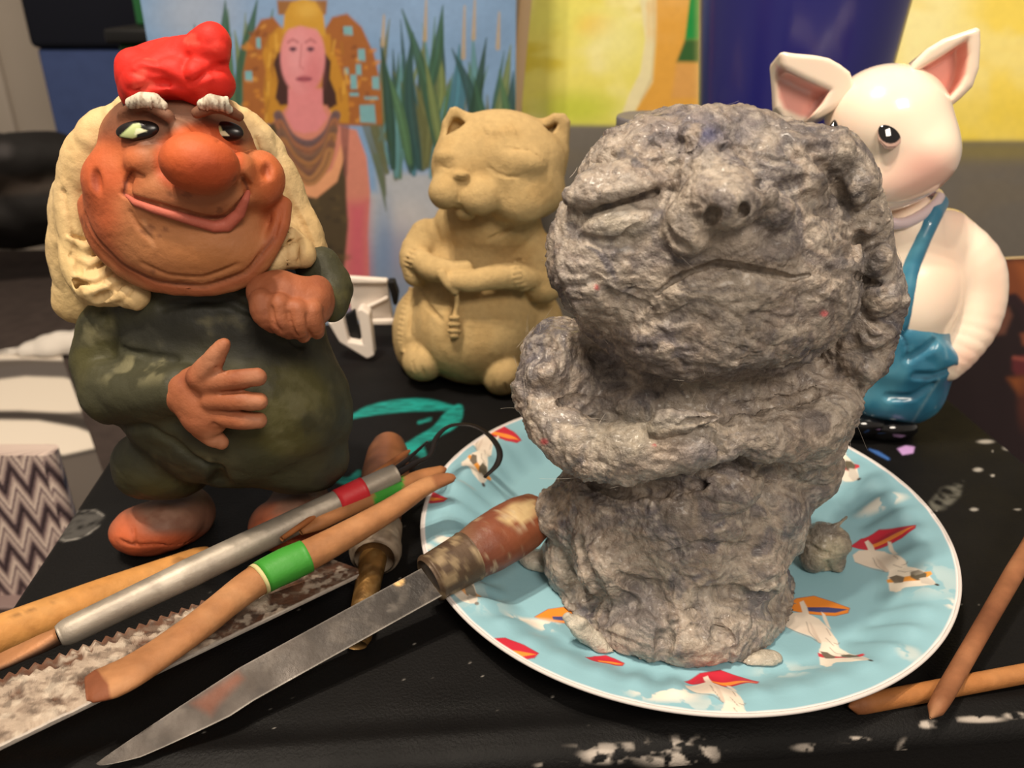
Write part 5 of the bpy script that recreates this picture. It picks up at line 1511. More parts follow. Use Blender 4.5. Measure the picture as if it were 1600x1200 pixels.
# eyes: black domes with a painted rim under them
def peye(cx, cy, rx, ry):
    s = Sculpt(PY); s.add(ph.ES(cx, cy, rx, ry, 7, -4, 2.5), 0, 'e')
    def pt(px, W, N):
        p = Paint(px, (12, 10, 10))
        d = np.hypot((px[:, 0] - cx) / rx, (px[:, 1] - (cy - ry * .18)) / (ry * .86))
        p.mix(sm(d, .92, 1.0), (214, 176, 160))
        p.line([(cx - rx * .8, cy + ry * .45), (cx - rx * .3, cy + ry * .85), (cx + rx * .4, cy + ry * .85)], .8, (60, 50, 46), .8, .8)
        return p.c
    carve(s, 'eye', M_eyeb, pg, 0.00045, pt)
peye(1391, 209, 20, 24); peye(1309, 206, 15, 21)
# pale grey band round the neck, below the chin
pc_ = Sculpt(PY)
pc_.add(pc_.K([(1348, 330, -40, 9), (1400, 350, -52, 9), (1440, 336, -40, 9), (1468, 308, -6, 8), (1440, 300, 40, 8), (1360, 320, 40, 8), (1340, 328, -10, 8), (1348, 330, -40, 9)]), 0, 'c')
carve(pc_, 'neck_band', M_glaze, pg, 0.0011, lambda px, W, N: Paint(px, (206, 186, 190)).c)
# trunk and arms
pb = Sculpt(PY)
pb.add(pb.E(1416, 440, 0, 86, 110, 80), 0, 'trunk'); pb.add(pb.E(1410, 360, 0, 62, 60, 56), 26); pb.add(pb.E(1400, 540, 0, 84, 80, 78), 26)
pb.add(pb.K([(1476, 366, 4, 40), (1514, 410, -6, 46), (1524, 450, -14, 46), (1518, 500, -30, 42), (1498, 545, -46, 32), (1480, 572, -50, 24)]), 14, 'arm#a')
pb.add(pb.K([(1340, 380, 4, 36), (1306, 430, -6, 42), (1302, 480, -14, 42), (1318, 540, -40, 30)]), 14, 'arm#b')
def blue_paint(px, W, N):
    n = fbm(W * np.array([1, 1, .5]), 60, 4, 63); p = Paint(px, (52, 120, 150)); p.mix(sm(n, 0, .4) * .55, (34, 92, 122)); p.mix(sm(-n, 0, .4) * .6, (92, 156, 178))
    p.line(c8((510, 470), (560, 470), (600, 430)), 1.2, (30, 70, 96), 1.5, .8); p.line(c8((560, 470), (590, 520), (590, 580)), 1.2, (34, 76, 104), 1.6, .7)
    p.line(c8((680, 710), (800, 670), (850, 640)), 2.5, (30, 66, 88), 3, .6); p.line(c8((560, 800), (680, 760), (740, 720)), 2.0, (36, 84, 110), 3, .5)
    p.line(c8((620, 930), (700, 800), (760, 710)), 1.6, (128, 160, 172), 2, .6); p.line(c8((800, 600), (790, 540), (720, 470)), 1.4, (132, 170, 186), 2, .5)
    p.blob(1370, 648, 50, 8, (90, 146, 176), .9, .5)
    return p.c
carve(pb, 'trunk', M_glaze, pg, 0.0013, pig_paint, split={'trunk': 'trunk', 'arm#a': 'arm#a', 'arm#b': 'arm#b'})
po = Sculpt(PY)
po.add(po.E(1402, 560, -4, 90, 64, 86), 0, 'overalls'); po.add(po.E(1388, 612, 0, 84, 56, 78), 24); po.add(po.E(1400, 520, -10, 78, 56, 80), 20)
po.add(po.K([(1450, 540, -70, 18), (1478, 560, -64, 18), (1490, 568, -56, 12)]), 10, 'overalls')
po.cut(po.X([(1300, 470), (1395, 478), (1417, 488), (1446, 512), (1474, 536), (1484, 556), (1497, 570), (1492, 584), (1462, 614), (1440, 650), (1430, 664), (1330, 650), (1250, 600), (1260, 500)], 0, 140, 8), 6)
for a in (c8((640, 690), (740, 690), (830, 655)), c8((500, 800), (620, 800), (720, 740)), c8((600, 600), (680, 560), (730, 520))): po.sub(po.KS([(*q, 5) for q in a], 0.4), 8)
po.sub(po.KS([(1398, 520, 1.4), (1412, 520, 1.4), (1420, 508, 1.4)], 0.2), 2); po.sub(po.KS([(1408, 521, 1.4), (1417, 536, 1.4), (1417, 556, 1.2)], 0.2), 2)
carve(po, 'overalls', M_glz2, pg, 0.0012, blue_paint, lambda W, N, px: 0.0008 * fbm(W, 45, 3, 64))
for pts in ([(1466, 318), (1450, 350), (1434, 385), (1422, 420), (1416, 455), (1410, 490), (1404, 512)], [(1352, 345), (1350, 390), (1352, 440), (1356, 480)]):
    s = Sculpt(PY)
    s.add(pb.KS([(*q, 15) for q in spline(pts, 12)], .62), 0, 's')
    carve(s, 'strap', M_glz2, pg, 0.0009, blue_paint)
for (x, y) in ((1380, 668), (1336, 662)):
    s = Sculpt(PY)
    s.add(s.E(x, y, -20, 50, 24, 50), 0, 's'); s.add(s.E(x, y - 2, 20, 46, 24, 46), 8)
    carve(s, 'shoe', M_shoe, pg, 0.0011, floor=0.0004)
# ================================================================== TOOLS ON THE TABLE
M_oldwood = mat('stained_handle_wood', None, 0.42, 0.45, bump=0.3, bscale=260, var=0.18, vscale=70)
M_tool = mat('modelling_tool_wood', None, 0.62, 0.25, bump=0.3, bscale=420, var=0.16, vscale=170)
M_alu = mat('brushed_aluminium', None, 0.5, 0.5, metal=0.45, bump=0.15, bscale=700, var=0.08, vscale=200)
M_steel = mat('worn_steel', None, 0.5, 0.3, metal=0.2, bump=0.25, bscale=300, var=0.25, vscale=90, rvar=0.12)
M_brass = mat('dull_brass', None, 0.42, 0.5, metal=0.75, bump=0.4, bscale=260, var=0.3, vscale=140)
M_plast = mat('plaster_crusted_steel', None, 0.75, 0.3, bump=0.9, bscale=380, var=0.12, vscale=300)
M_iron = mat('dark_iron', (34, 28, 26), 0.4, 0.5, metal=0.6)

def wood_col(base, dark, light, seed, sc=(1, 1, 1), f=60):
    def c(t, a, V):
        n = fbm(np.asarray(V) * np.array(sc), f, 4, seed)
        p = Paint(np.c_[t, a], base); p.mix(sm(n, .0, .45) * .6, dark); p.mix(sm(-n, .05, .5) * .5, light); return p.c
    return c
def flat(col):
    return lambda t, a, V: np.tile(lin(col), (len(t), 1))
def along(A, B, ts):
    A, B = np.array(A), np.array(B); return np.array([A + (B - A) * t for t in ts])
def radii(st, n):
    st = np.array(st, float); u = np.linspace(0, 1, n)
    return np.stack([np.interp(u, st[:, 0], st[:, k]) for k in range(1, st.shape[1])], -1)

# ---- turned yellow handle at the far left
yw = empty('turned_wooden_handle', tuple(on(120, 950, 0)), 'thick honey-coloured wooden tool handle lying behind the silver tool', 'handle')
A, B = on(-150, 1052, .0072), on(338, 866, .0062)
def ycol(t, a, V):
    c = wood_col((190, 134, 72), (168, 110, 54), (206, 154, 92), 111, (1, 3, 3), 40)(t, a, V)
    n = fbm(V, 260, 3, 112); px = topx(V)
    p = Paint(px, c)
    p.line([(60, 946), (190, 897)], 3, (96, 66, 36), 3, .6, sm(n, .15, .35)); p.line([(255, 880), (310, 868)], 4, (96, 66, 36), 3, .6, sm(n, .05, .2))
    p.line([(20, 962), (60, 950)], 3, (96, 66, 36), 3, .6, sm(n, .1, .25))
    return p.c
n = 90
sweep('grip', along(A, B, np.linspace(0, 1, n)), radii([(0, .0078), (.3, .0078), (.6, .0072), (.8, .0062), (.93, .0056), (.975, .0046), (1, .001)], n)[:, 0], M_tool, yw, 28, col=ycol)

# ---- plaster-crusted toothed blade
sb = empty('toothed_blade', tuple(on(250, 1000, 0)), 'broad saw blade with toothed back edge, crusted in white plaster', 'saw')
zb_ = lambda t: .020 - .009 * t            # the blade slopes down to the right, where it rests on the brass rod
F0, F1 = np.array(on(-60, 1196, .0215)), np.array(on(572, 893, .0112))
B0, B1 = np.array(on(-60, 1086, .0200)), np.array(on(512, 871, .0106))
nt = 34
def blade_mesh():
    front = [F0 + (F1 - F0) * k / 60 for k in range(61)]
    back = []
    dn = (B0 - F0) / np.linalg.norm(B0 - F0)
    for k in range(nt):
        p, q = B0 + (B1 - B0) * (k / nt), B0 + (B1 - B0) * ((k + .55) / nt)
        back += [p, q + dn * .0024]
    back.append(B1)
    return front, back
front, back = blade_mesh()
def blade_grid():
    nu, nv = 260, 46
    # back profile resampled as (t along, tooth height)
    V = []
    for k in range(nu):
        t = k / (nu - 1); f = F0 + (F1 - F0) * t; b = B0 + (B1 - B0) * t
        ph = (t * nt) % 1; tooth = (ph / .6 if ph < .6 else (1 - ph) / .4) * .0030
        if t > .97: tooth = 0
        d = b - f; d = d / np.linalg.norm(d); e = b + d * tooth
        for j in range(nv): V.append(f + (e - f) * j / (nv - 1))
    V = np.array(V); n_ = fbm(V, 120, 4, 121)
    top = V.copy()
    crust = sm(n_, -.25, .25)
    px = topx(V); s_ = np.repeat(np.linspace(0, 1, nu), nv); w = np.tile(np.linspace(0, 1, nv), nu)
    keep = np.clip(1.25 - s_ * 1.1, 0, 1) * (1 - sm(w, .75, .95)); keep = np.maximum(keep, .0)
    crust = sm(n_ + keep * .9 - .42, -.12, .2)
    top[:, 2] += .0009 * crust * (1 - sm(w, .9, 1)) * sm(w, .03, .1) + .0003 * fbm(V, 400, 3, 122) * crust
    p = Paint(px, (92, 62, 46)); p.mix(sm(fbm(V, 200, 3, 123), 0, .4) * .7, (62, 46, 40)); p.mix(sm(fbm(V, 90, 3, 124), .1, .4) * .5, (124, 84, 60))
    p.mix(crust * .92, (178, 160, 142)); p.mix(sm(fbm(V * np.array([1, 2.4, 1]), 240, 3, 125), .02, .3) * .65, (118, 100, 86)); p.mix(sm(fbm(V, 420, 3, 126), .1, .4) * .55, (74, 62, 54)); p.mix(sm(-fbm(V, 300, 3, 127), .1, .4) * .5, (206, 192, 174))
    p.mix(sm(.045 - w, 0, .02) * .9, (190, 180, 170)); p.mix(sm(w, .92, .97) * .6, (104, 66, 46))
    i = np.arange(nu - 1)[:, None] * nv; j = np.arange(nv - 1)[None]
    Ft = np.stack([i + j, i + nv + j, i + nv + j + 1, i + j + 1], -1).reshape(-1, 4).tolist()
    n0 = len(V); bot = V.copy(); bot[:, 2] -= .0012
    Fb = [[n0 + a for a in f[::-1]] for f in Ft]
    ring = [k * nv for k in range(nu)] + [(nu - 1) * nv + k for k in range(1, nv)] + [k * nv + nv - 1 for k in range(nu - 2, -1, -1)] + [k for k in range(nv - 2, 0, -1)]
    L = len(ring); Fs = [[ring[k], n0 + ring[k], n0 + ring[(k + 1) % L], ring[(k + 1) % L]] for k in range(L)]
    C = np.vstack([p.c, p.c * .6])
    return np.vstack([top, bot]), Ft + Fb + Fs, C
V, F, C = blade_grid()
mesh('blade', V, F, M_plast, sb, C, smooth=False)
hA = (F0 + B0) / 2; hd_ = (F0 - F1) / np.linalg.norm(F0 - F1)
sweep('handle', np.array([hA - hd_ * .004 + np.array([0, 0, -.004]), hA + hd_ * .012 + np.array([0, 0, -.005]), hA + hd_ * .05 + np.array([0, 0, -.006]), hA + hd_ * .075 + np.array([0, 0, -.006])]), np.array([[.009, .010], [.013, .0145], [.012, .0138], [.004, .005]]), M_oldwood, sb, 24, col=wood_col((110, 62, 38), (74, 40, 26), (140, 84, 52), 131))

# ---- chisel with brass shank lying under the other tools
ck = empty('brass_shank_gouge', tuple(on(590, 830, 0)), 'gouge with round brown handle and brass shank pointing at the viewer, under the other tools', 'gouge')
n = 70
A, B = on(607, 702, .0122), on(590, 846, .0108)
sweep('handle', along(A, B, np.linspace(-.14, 1, n)), radii([(0, .001), (.03, .0050), (.08, .0078), (.18, .0098), (.4, .0108), (.62, .0102), (.78, .0088), (.9, .0086), (1, .0088)], n)[:, 0], M_oldwood, ck, 28, col=wood_col((132, 82, 52), (98, 56, 36), (160, 104, 70), 141))
A2, B2 = on(592, 824, .0108), on(585, 872, .0100)
def fcol(t, a, V):
    p = Paint(np.c_[t, a], (150, 134, 116)); p.mix(sm(fbm(V, 220, 3, 143), 0, .4) * .6, (84, 66, 50)); return p.c
sweep('ferrule', along(A2, B2, np.linspace(0, 1, 30)), radii([(0, .0098), (.5, .0098), (.62, .0104), (.8, .0106), (.95, .0098), (1, .0080)], 30)[:, 0], M_steel, ck, 28, col=fcol)
A3, B3 = on(584, 868, .0098), on(556, 1008, .0036)
def bcol(t, a, V):
    p = Paint(np.c_[t, a], (150, 112, 62)); p.mix(sm(fbm(V, 160, 4, 144), 0, .4) * .7, (92, 66, 36)); p.mix(sm(fbm(V, 300, 3, 145), .1, .4) * .5, (186, 152, 100)); return p.c
sweep('shank', along(A3, B3, np.linspace(0, 1, 30)), radii([(0, .0056, .0056), (.3, .0050, .0050), (.7, .0046, .0042), (.92, .0054, .0034), (1, .0040, .0026)], 30), M_brass, ck, 20, col=bcol)

# ---- hidden second modelling tool with green tape, behind the silver one
g2_ = empty('modelling_tool', tuple(on(640, 760, 0)), 'wooden modelling tool with green tape peeping out behind the silver tool', 'tool')
def tool_path(pts): return spline([np.array(on(x, y, z)) for x, y, z in pts], 60)
GREEN = (66, 152, 52)
pth = tool_path([(470, 832, .0265), (560, 786, .0275), (640, 752, .0285), (697, 732, .0295)])
def g2col(t, a, V):
    p = Paint(np.c_[t, a], (156, 104, 64)); px = topx(V); p.mix(sm(px[:, 0], 583, 586) * (1 - sm(px[:, 0], 629, 632)), (56, 140, 46)); p.mix(sm(px[:, 0], 688, 694) * .6, (120, 66, 40)); return p.c
sweep('shaft', pth, radii([(0, .0014, .001), (.1, .0034, .0028), (.4, .0042, .0036), (.8, .0036, .0028), (.97, .0024, .0016), (1, .0006, .0005)], 60), M_tool, g2_, 20, col=g2col)

# ---- thin brown stick behind the silver tool
o = sweep('thin_wooden_stick', along(on(440, 842, .0292), on(640, 704, .0300), np.linspace(0, 1, 20)), radii([(0, .0010), (.5, .0016), (.95, .0014), (1, .0006)], 20)[:, 0], M_tool, None, 12, col=wood_col((156, 96, 54), (120, 70, 40), (176, 116, 70), 151))
tag(o, 'thin reddish brown stick running along the back of the silver tool', 'stick')

# ---- silver double-ended loop tool
sl = empty('loop_tool', tuple(on(360, 870, 0)), 'silver metal loop tool with red tape and a bent wire loop over the plate', 'loop tool')
zs = lambda u: .0165 + .0165 * u
def spt(x, y):
    u = (x - 90) / 530.0; return np.array(on(x, y, zs(u)))
S0, S1 = spt(92, 994), spt(619, 740)
n = 120
RED = (206, 52, 58)
def scol(t, a, V):
    px = topx(V); p = Paint(px, (160, 150, 137)); u = px[:, 0]
    p.mix(sm(fbm(V * np.array([1, 1, 1]), 200, 3, 161), .05, .4) * .4, (128, 118, 108)); p.mix(sm(u, 250, 252) * (1 - sm(u, 286, 288)) * .35, (196, 186, 172))
    return p.c
sweep('barrel', along(S0, S1, np.linspace(0, 1, n)), radii([(0, .0036), (.012, .0044), (.03, .0048), (.3, .0053), (.34, .0055), (.5, .0053), (.8, .0048), (.96, .0045), (1, .0042)], n)[:, 0], M_alu, sl, 24, col=scol)
ta, tb = (S1 - S0), None
sweep('red_tape', along(S0, S1, np.linspace(.795, .888, 8)), np.full(8, .0051), mat('red_tape', (196, 44, 52), .45, .4, bump=.2, bscale=400), sl, 24)
o = [c for c in sl.children if c.name.startswith('red_tape')][0]; o['label'] = 'band of red tape'
loop = [(618, 741, .0330), (650, 723, .0335), (672, 711, .0340), (683, 682, .0365), (705, 665, .0375), (738, 665, .0370), (764, 680, .0355), (780, 703, .0335), (777, 725, .0310), (757, 746, .0285)]
sweep('wire_loop', spline([np.array(on(*q)) for q in loop], 70), radii([(0, .0022, .0012), (.2, .0012, .0005), (.4, .0013, .0004), (.9, .0014, .0004), (1, .0008, .0004)], 70), M_iron, sl, 10)
sweep('wire_loop', spline([np.array(on(*q)) for q in ((616, 735, .0335), (640, 715, .0345), (668, 690, .0350))], 20), radii([(0, .0018, .0010), (1, .0005, .0004)], 20), M_iron, sl, 8)
st0, st1 = S0, np.array(on(-40, 1052, .0120))
def tcol(t, a, V):
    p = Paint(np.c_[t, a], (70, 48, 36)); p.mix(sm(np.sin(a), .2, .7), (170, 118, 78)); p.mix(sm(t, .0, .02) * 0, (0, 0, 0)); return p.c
sweep('blade_tip', along(st0, st1, np.linspace(0, 1, 24)), radii([(0, .0030, .0030), (.2, .0040, .0026), (.6, .0044, .0016), (1, .0038, .0010)], 24), M_steel, sl, 16, col=tcol)

# ---- wooden modelling tool with green tape, on the blade
wt = empty('modelling_tool', tuple(on(400, 920, 0)), 'long wooden modelling tool with wide green tape lying across the saw blade', 'tool')
path = tool_path([(134, 1076, .0238), (200, 1056, .0246), (300, 985, .0252), (398, 915, .0262), (500, 862, .0288), (600, 802, .0325), (665, 758, .0350), (708, 744, .0350)])
n = 110
P = spline([np.array(on(x, y, z)) for x, y, z in ((134, 1076, .0238), (200, 1052, .0244), (300, 985, .0252), (400, 908, .0268), (500, 858, .0290), (600, 802, .0325), (665, 760, .0352), (709, 744, .0350))], n)
def wcol(t, a, V):
    px = topx(V); c = wood_col((164, 114, 74), (138, 90, 54), (184, 136, 94), 171, (1, 2, 2), 50)(t, a, V); p = Paint(px, c)
    e = 0.55 * (px[:, 1] - 900) + .8 * px[:, 0]
    p.poly([(120, 1050), (150, 1044), (168, 1066), (176, 1098), (120, 1110)], (120, 66, 42), 2, .9)
    p.poly([(672, 740), (720, 735), (720, 760), (682, 762)], (126, 76, 50), 3, .7)
    return p.c
rr = [(0, .0052, .0010), (.03, .0070, .0018), (.10, .0076, .0026), (.22, .0062, .0034), (.36, .0056, .0046), (.5, .0064, .0058), (.62, .0055, .0050), (.8, .0044, .0036), (.92, .0038, .0024), (.98, .0032, .0016), (1, .0016, .0008)]
R_ = radii(rr, n)
sweep('shaft', P, R_, M_tool, wt, 24, col=wcol)
ppx = topx(P); i0, i1 = int(np.argmin(abs(ppx[:, 0] - 410))), int(np.argmin(abs(ppx[:, 0] - 482)))
sweep('green_tape', P[i0:i1 + 1], R_[i0:i1 + 1] + .0004, mat('green_tape', (60, 140, 48), .5, .35, bump=.2, bscale=300), wt, 24)
[c for c in wt.children if c.name.startswith('green_tape')][0]['label'] = 'wide band of green tape'
sweep('tape_edge', P[i0 - 1:i0 + 1], R_[i0 - 1:i0 + 1] + .0003, mat('tape_fray', (196, 186, 130), .7), wt, 24)

# ---- knife: worn steel blade, ferrule, stained handle resting on the plate
kn = empty('worn_knife', tuple(on(600, 950, 0)), 'old knife with long worn steel blade and stained wooden handle on plate edge', 'knife')
T0 = np.array(on(150, 1194, .0042)); T1 = np.array(on(676, 902, .0215)); T2 = np.array(on(735, 868, .0235)); T3 = np.array(on(850, 797, .0265))
def knife_blade():
    nu, nv = 160, 20; V = []
    ax = (T1 - T0) / np.linalg.norm(T1 - T0); side = np.cross(ax, [0, 0, 1]); side /= np.linalg.norm(side)
    side = side * .94 + np.array([0, 0, -.34]); side /= np.linalg.norm(side)     # towards the viewer and down: the cutting edge
    for k in range(nu):
        t = k / (nu - 1); w = .0106 * min(1, (t / .33) ** .62) if t < .33 else .0106 + .0012 * (t - .33)
        up_ = .0050 * min(1, (t / .4) ** .8); dn_ = w - up_ + .0018 * min(1, t / .1) 
        c = T0 + (T1 - T0) * t
        for j in range(nv): V.append(c - side * up_ + side * (up_ + dn_) * j / (nv - 1))
    V = np.array(V); px = topx(V); t = np.repeat(np.linspace(0, 1, nu), nv); w = np.tile(np.linspace(0, 1, nv), nu)
    nrm = np.cross(ax, side); nrm /= np.linalg.norm(nrm)
    if nrm[2] < 0: nrm = -nrm
    n1 = fbm(V, 90, 4, 181); n2 = fbm(V, 260, 3, 182)
    p = Paint(px, (70, 62, 56)); p.mix(sm(n1, 0, .4) * .6, (50, 44, 41)); p.mix(sm(t, .5, .9) * .8, (34, 30, 28)); p.mix(sm(n2, .12, .4) * .3, (92, 84, 76))
    p.poly([(300, 1100), (330, 1080), (372, 1052), (380, 1062), (345, 1098), (330, 1118)], (104, 58, 38), 9, .8)
    p.blob(600, 950, 26, 14, (112, 105, 98), .9, .6, -30, sm(n2, -.1, .3)); p.blob(622, 909, 9, 8, (206, 168, 108), .3, .95, 20); p.line([(615, 905), (628, 914)], 1, (120, 84, 50), 1.5, .6)
    p.mix(sm(w, .96, .99) * .7, (150, 144, 136)); p.mix(sm(.04 - w, 0, .03) * .6, (110, 104, 98))
    th_ = .0008 * (1 - .75 * w) * np.minimum(1, .25 + t * 2)
    top = V + nrm * th_[:, None]; bot = V - nrm * th_[:, None]
    i = np.arange(nu - 1)[:, None] * nv; j = np.arange(nv - 1)[None]
    Ft = np.stack([i + j, i + j + 1, i + nv + j + 1, i + nv + j], -1).reshape(-1, 4).tolist(); n0 = len(V)
    Fb = [[n0 + a for a in f[::-1]] for f in Ft]
    ring = [k * nv for k in range(nu)] + [(nu - 1) * nv + k for k in range(1, nv)] + [k * nv + nv - 1 for k in range(nu - 2, -1, -1)] + [k for k in range(nv - 2, 0, -1)]
    L = len(ring); Fs = [[ring[k], ring[(k + 1) % L], n0 + ring[(k + 1) % L], n0 + ring[k]] for k in range(L)]
    return np.vstack([top, bot]), Ft + Fb + Fs, np.vstack([p.c, p.c])
V, F, C = knife_blade()
mesh('blade', V, F, M_steel, kn, C, smooth=False)
def kcol(t, a, V):
    px = topx(V); c = wood_col((118, 64, 42), (82, 42, 28), (146, 84, 54), 191, (1, 2, 2), 50)(t, a, V); p = Paint(px, c)
    n = fbm(V, 160, 4, 192)
    p.poly([(782, 800), (800, 786), (838, 782), (840, 798), (822, 816), (800, 822), (780, 812)], (196, 170, 124), 5, .9, sm(n, -.2, .1)); p.line([(818, 786), (848, 776)], 3, (186, 160, 116), 2, .7, sm(n, -.1, .2))
    p.mix(sm(-px[:, 0], -760, -720) * .6, (116, 92, 68)); p.mix(sm(fbm(V, 320, 3, 193), .3, .5) * .5, (190, 172, 140))
    return p.c
n = 60
sweep('handle', along(T2, T3, np.linspace(-.06, 1.0, n)), radii([(0, .0092), (.1, .0098), (.25, .0108), (.5, .0112), (.72, .0108), (.9, .0092), (.97, .0066), (1, .002)], n)[:, 0], M_oldwood, kn, 28, col=kcol)
def fecol(t, a, V):
    p = Paint(np.c_[t, a], (84, 66, 50)); p.mix(sm(fbm(V, 160, 4, 195), 0, .35) * .7, (64, 46, 34)); p.mix(sm(fbm(V, 240, 3, 196), .15, .4) * .6, (168, 146, 112)); return p.c
sweep('ferrule', along(T1, T2, np.linspace(-.10, 1.0, 24)), radii([(0, .0076), (.06, .0094), (.12, .0088), (.5, .0092), (.9, .0096), (.95, .0100), (1, .0096)], 24)[:, 0], M_steel, kn, 28, col=fecol)

# ---- two wooden sticks at the lower right
s1 = sweep('wooden_stick', along(on(1454, 1122, .0060), on(1680, 730, .0200), np.linspace(0, 1, 40)), radii([(0, .0004), (.006, .0016), (.02, .0025), (.06, .0031), (.3, .0032), (.5, .0035), (.56, .0033), (1, .0033)], 40)[:, 0], M_tool, None, 20,
           col=lambda t, a, V: (lambda p: (p.blob(1547, 955, 26, 20, (104, 62, 40), .8, .7), p.line([(1440, 1130), (1462, 1108)], 8, (196, 150, 112), 6, .5), p.c)[2])(Paint(topx(V), wood_col((146, 96, 64), (116, 72, 46), (166, 116, 80), 201, (1, 1, 1), 60)(t, a, V))))
tag(s1, 'brown wooden stick crossing on top of another, rising to right edge', 'stick')
s2 = sweep('wooden_stick', along(on(1326, 1104, .0034), on(1720, 1030, .0034), np.linspace(0, 1, 40)), radii([(0, .0004), (.004, .0020), (.012, .0028), (.05, .0033), (1, .0033)], 40)[:, 0], M_tool, None, 20,
           col=lambda t, a, V: (lambda p: (p.mix((1 - sm(t, .03, .12)) * .7, (110, 66, 44)), p.c)[1])(Paint(topx(V), wood_col((164, 108, 60), (138, 86, 46), (184, 130, 82), 202, (1, 1, 1), 60)(t, a, V))))
tag(s2, 'orange-brown wooden stick lying flat beneath the other stick beside the plate', 'stick')

# ---- white plastic clip stand between gnome and cat
wc = empty('plastic_clip_stand', tuple(on(570, 545, 0)), 'small white plastic stand with black insert, standing between gnome and cat', 'stand')
M_white = mat('white_plastic', (226, 214, 202), 0.4, 0.45); M_blk2 = mat('black_insert', (16, 15, 15), 0.5, 0.4)
def cc(x, y): return 500 + x * .15, 400 + y * .15
Yc = 0.505
def slab(name, pts, Y, th, m, bev=.0008): return prism(name, [at(*cc(x, y), Y) for x, y in pts], th, m, wc, bev)
slab('back_plate', [(265, 220), (700, 250), (765, 720), (440, 720), (330, 600)], Yc, -.004, M_white)
slab('ledge', [(265, 222), (698, 250), (700, 290), (275, 285)], Yc - .005, -.005, M_white)
slab('ledge', [(420, 560), (700, 425), (708, 455), (430, 590)], Yc - .005, -.005, M_white)
slab('ledge', [(420, 670), (760, 670), (765, 722), (420, 722)], Yc - .005, -.005, M_white)
slab('end_cap', [(700, 268), (770, 268), (815, 400), (800, 520), (762, 510)], Yc - .003, -.008, M_blk2)
# front foot: an L-shaped bracket with a black slot
slab('foot', [(80, 700), (235, 632), (295, 890), (440, 915), (385, 560), (430, 545), (515, 600), (565, 1045), (490, 1080), (200, 905)], .482, -.010, M_white, .0012)
slab('slot', [(235, 625), (300, 600), (360, 560), (430, 915), (295, 890)], .488, -.004, M_blk2)

# ---- navy cup with a wide mouth, grey pot lid
M_cup = mat('navy_glossy_plastic', (34, 34, 108), 0.28, 0.5, coat=0.3, coatr=.15)
Yq = 0.497
zt0, zt1 = at(1240, 180, Yq).z, at(1250, 0, Yq).z
r0 = (at(1374, 180, Yq).x - at(1103, 180, Yq).x) / 2; r1 = (at(1412, 0, Yq).x - at(1095, 0, Yq).x) / 2
cx_ = (at(1412, 0, Yq).x + at(1095, 0, Yq).x) / 2
slope = (r1 - r0) / (zt1 - zt0)
def turned(name, prof, m, parent, cx, cyy, seg=72, smooth=True):
    V = []
    for r, z in prof:
        for k in range(seg):
            a = 2 * math.pi * k / seg; V.append((cx + r * math.cos(a), cyy + r * math.sin(a), z))
    F = [[i * seg + k, i * seg + (k + 1) % seg, (i + 1) * seg + (k + 1) % seg, (i + 1) * seg + k] for i in range(len(prof) - 1) for k in range(seg)]
    return mesh(name, np.array(V), np.array(F), m, parent)
cu = empty('navy_cup', (cx_, Yq, 0), 'tall flaring navy blue plastic cup standing behind bust and pig', 'cup')
ra = lambda z: r0 + slope * (z - zt0)
ztop = zt1 + .035
prof = [(.001, .0006), (ra(0) * .92, .0006), (ra(0) * .98, .002), (ra(.005), .005)] + [(ra(z), z) for z in np.linspace(.02, ztop - .006, 16)]
turned('wall', prof + [(ra(z) - .0025, z) for z in np.linspace(ztop - .006, .01, 8)] + [(.001, .007)], M_cup, cu, cx_, Yq)
turned('rim', [(ra(ztop) + .002 + .0028 * math.cos(a), ztop - .003 + .0028 * math.sin(a)) for a in np.linspace(0, 2 * math.pi, 14)], M_cup, cu, cx_, Yq)
# small grey-lidded pot behind the bust
Yj = .47
jl, jr_ = at(963, 190, Yj), at(1075, 190, Yj); jx, jrad = (jl.x + jr_.x) / 2, (jr_.x - jl.x) / 2
zl = at(1000, 181, Yj).z
jr = empty('grey_lidded_pot', (jx, Yj, 0), 'small grey pot with flat lid peeping out behind the bust top', 'pot')
turned('pot', [(.001, .0006), (jrad * .9, .0006), (jrad * .93, .003), (jrad * .95, zl - .010), (jrad * .95, zl - .0075), (.001, zl - .0075)], mat('grey_pot', (116, 112, 112), .5), jr, jx, Yj)
turned('lid', [(.001, zl - .007), (jrad * .98, zl - .007), (jrad, zl - .006), (jrad, zl - .001), (jrad * .97, zl), (jrad * .9, zl - .0004), (.001, zl - .0004)], mat('grey_lid', (104, 100, 102), .45), jr, jx, Yj)

# ================================================================== PULP SCRAPS
def lump_paint(px, W, N):
    p = Paint(px, (132, 120, 104)); n = fbm(W, 150, 4, 211)
    p.mix(sm(n, 0, .4) * .7, (96, 88, 82)); p.mix(sm(-n, .1, .4) * .6, (196, 182, 156)); p.blob(1275, 840, 26, 30, (110, 104, 98), .9, .5); p.blob(1290, 868, 20, 20, (190, 176, 146), .9, .6)
    return p.c
LY = on(1290, 880, .0015).y
s = Sculpt(LY)
s.add(s.E(1284, 850, 0, 36, 34, 30), 0, 'l'); s.add(s.E(1304, 846, 0, 26, 26, 26), 8); s.add(s.E(1270, 870, -10, 22, 26, 22), 8); s.add(s.E(1290, 882, -10, 16, 14, 18), 6)
s.add(s.K([(1306, 860, -4, 14), (1308, 884, -14, 13), (1304, 902, -20, 10)]), 6); s.add(s.K([(1296, 828, 0, 9), (1312, 818, 2, 4), (1324, 806, 4, 1.2)]), 5)
s.sub(s.KS([(1292, 878, 4), (1296, 890, 6)], .2), 4); s.sub(s.KS([(1262, 850, 3), (1280, 862, 4), (1294, 866, 3)], .1), 5)
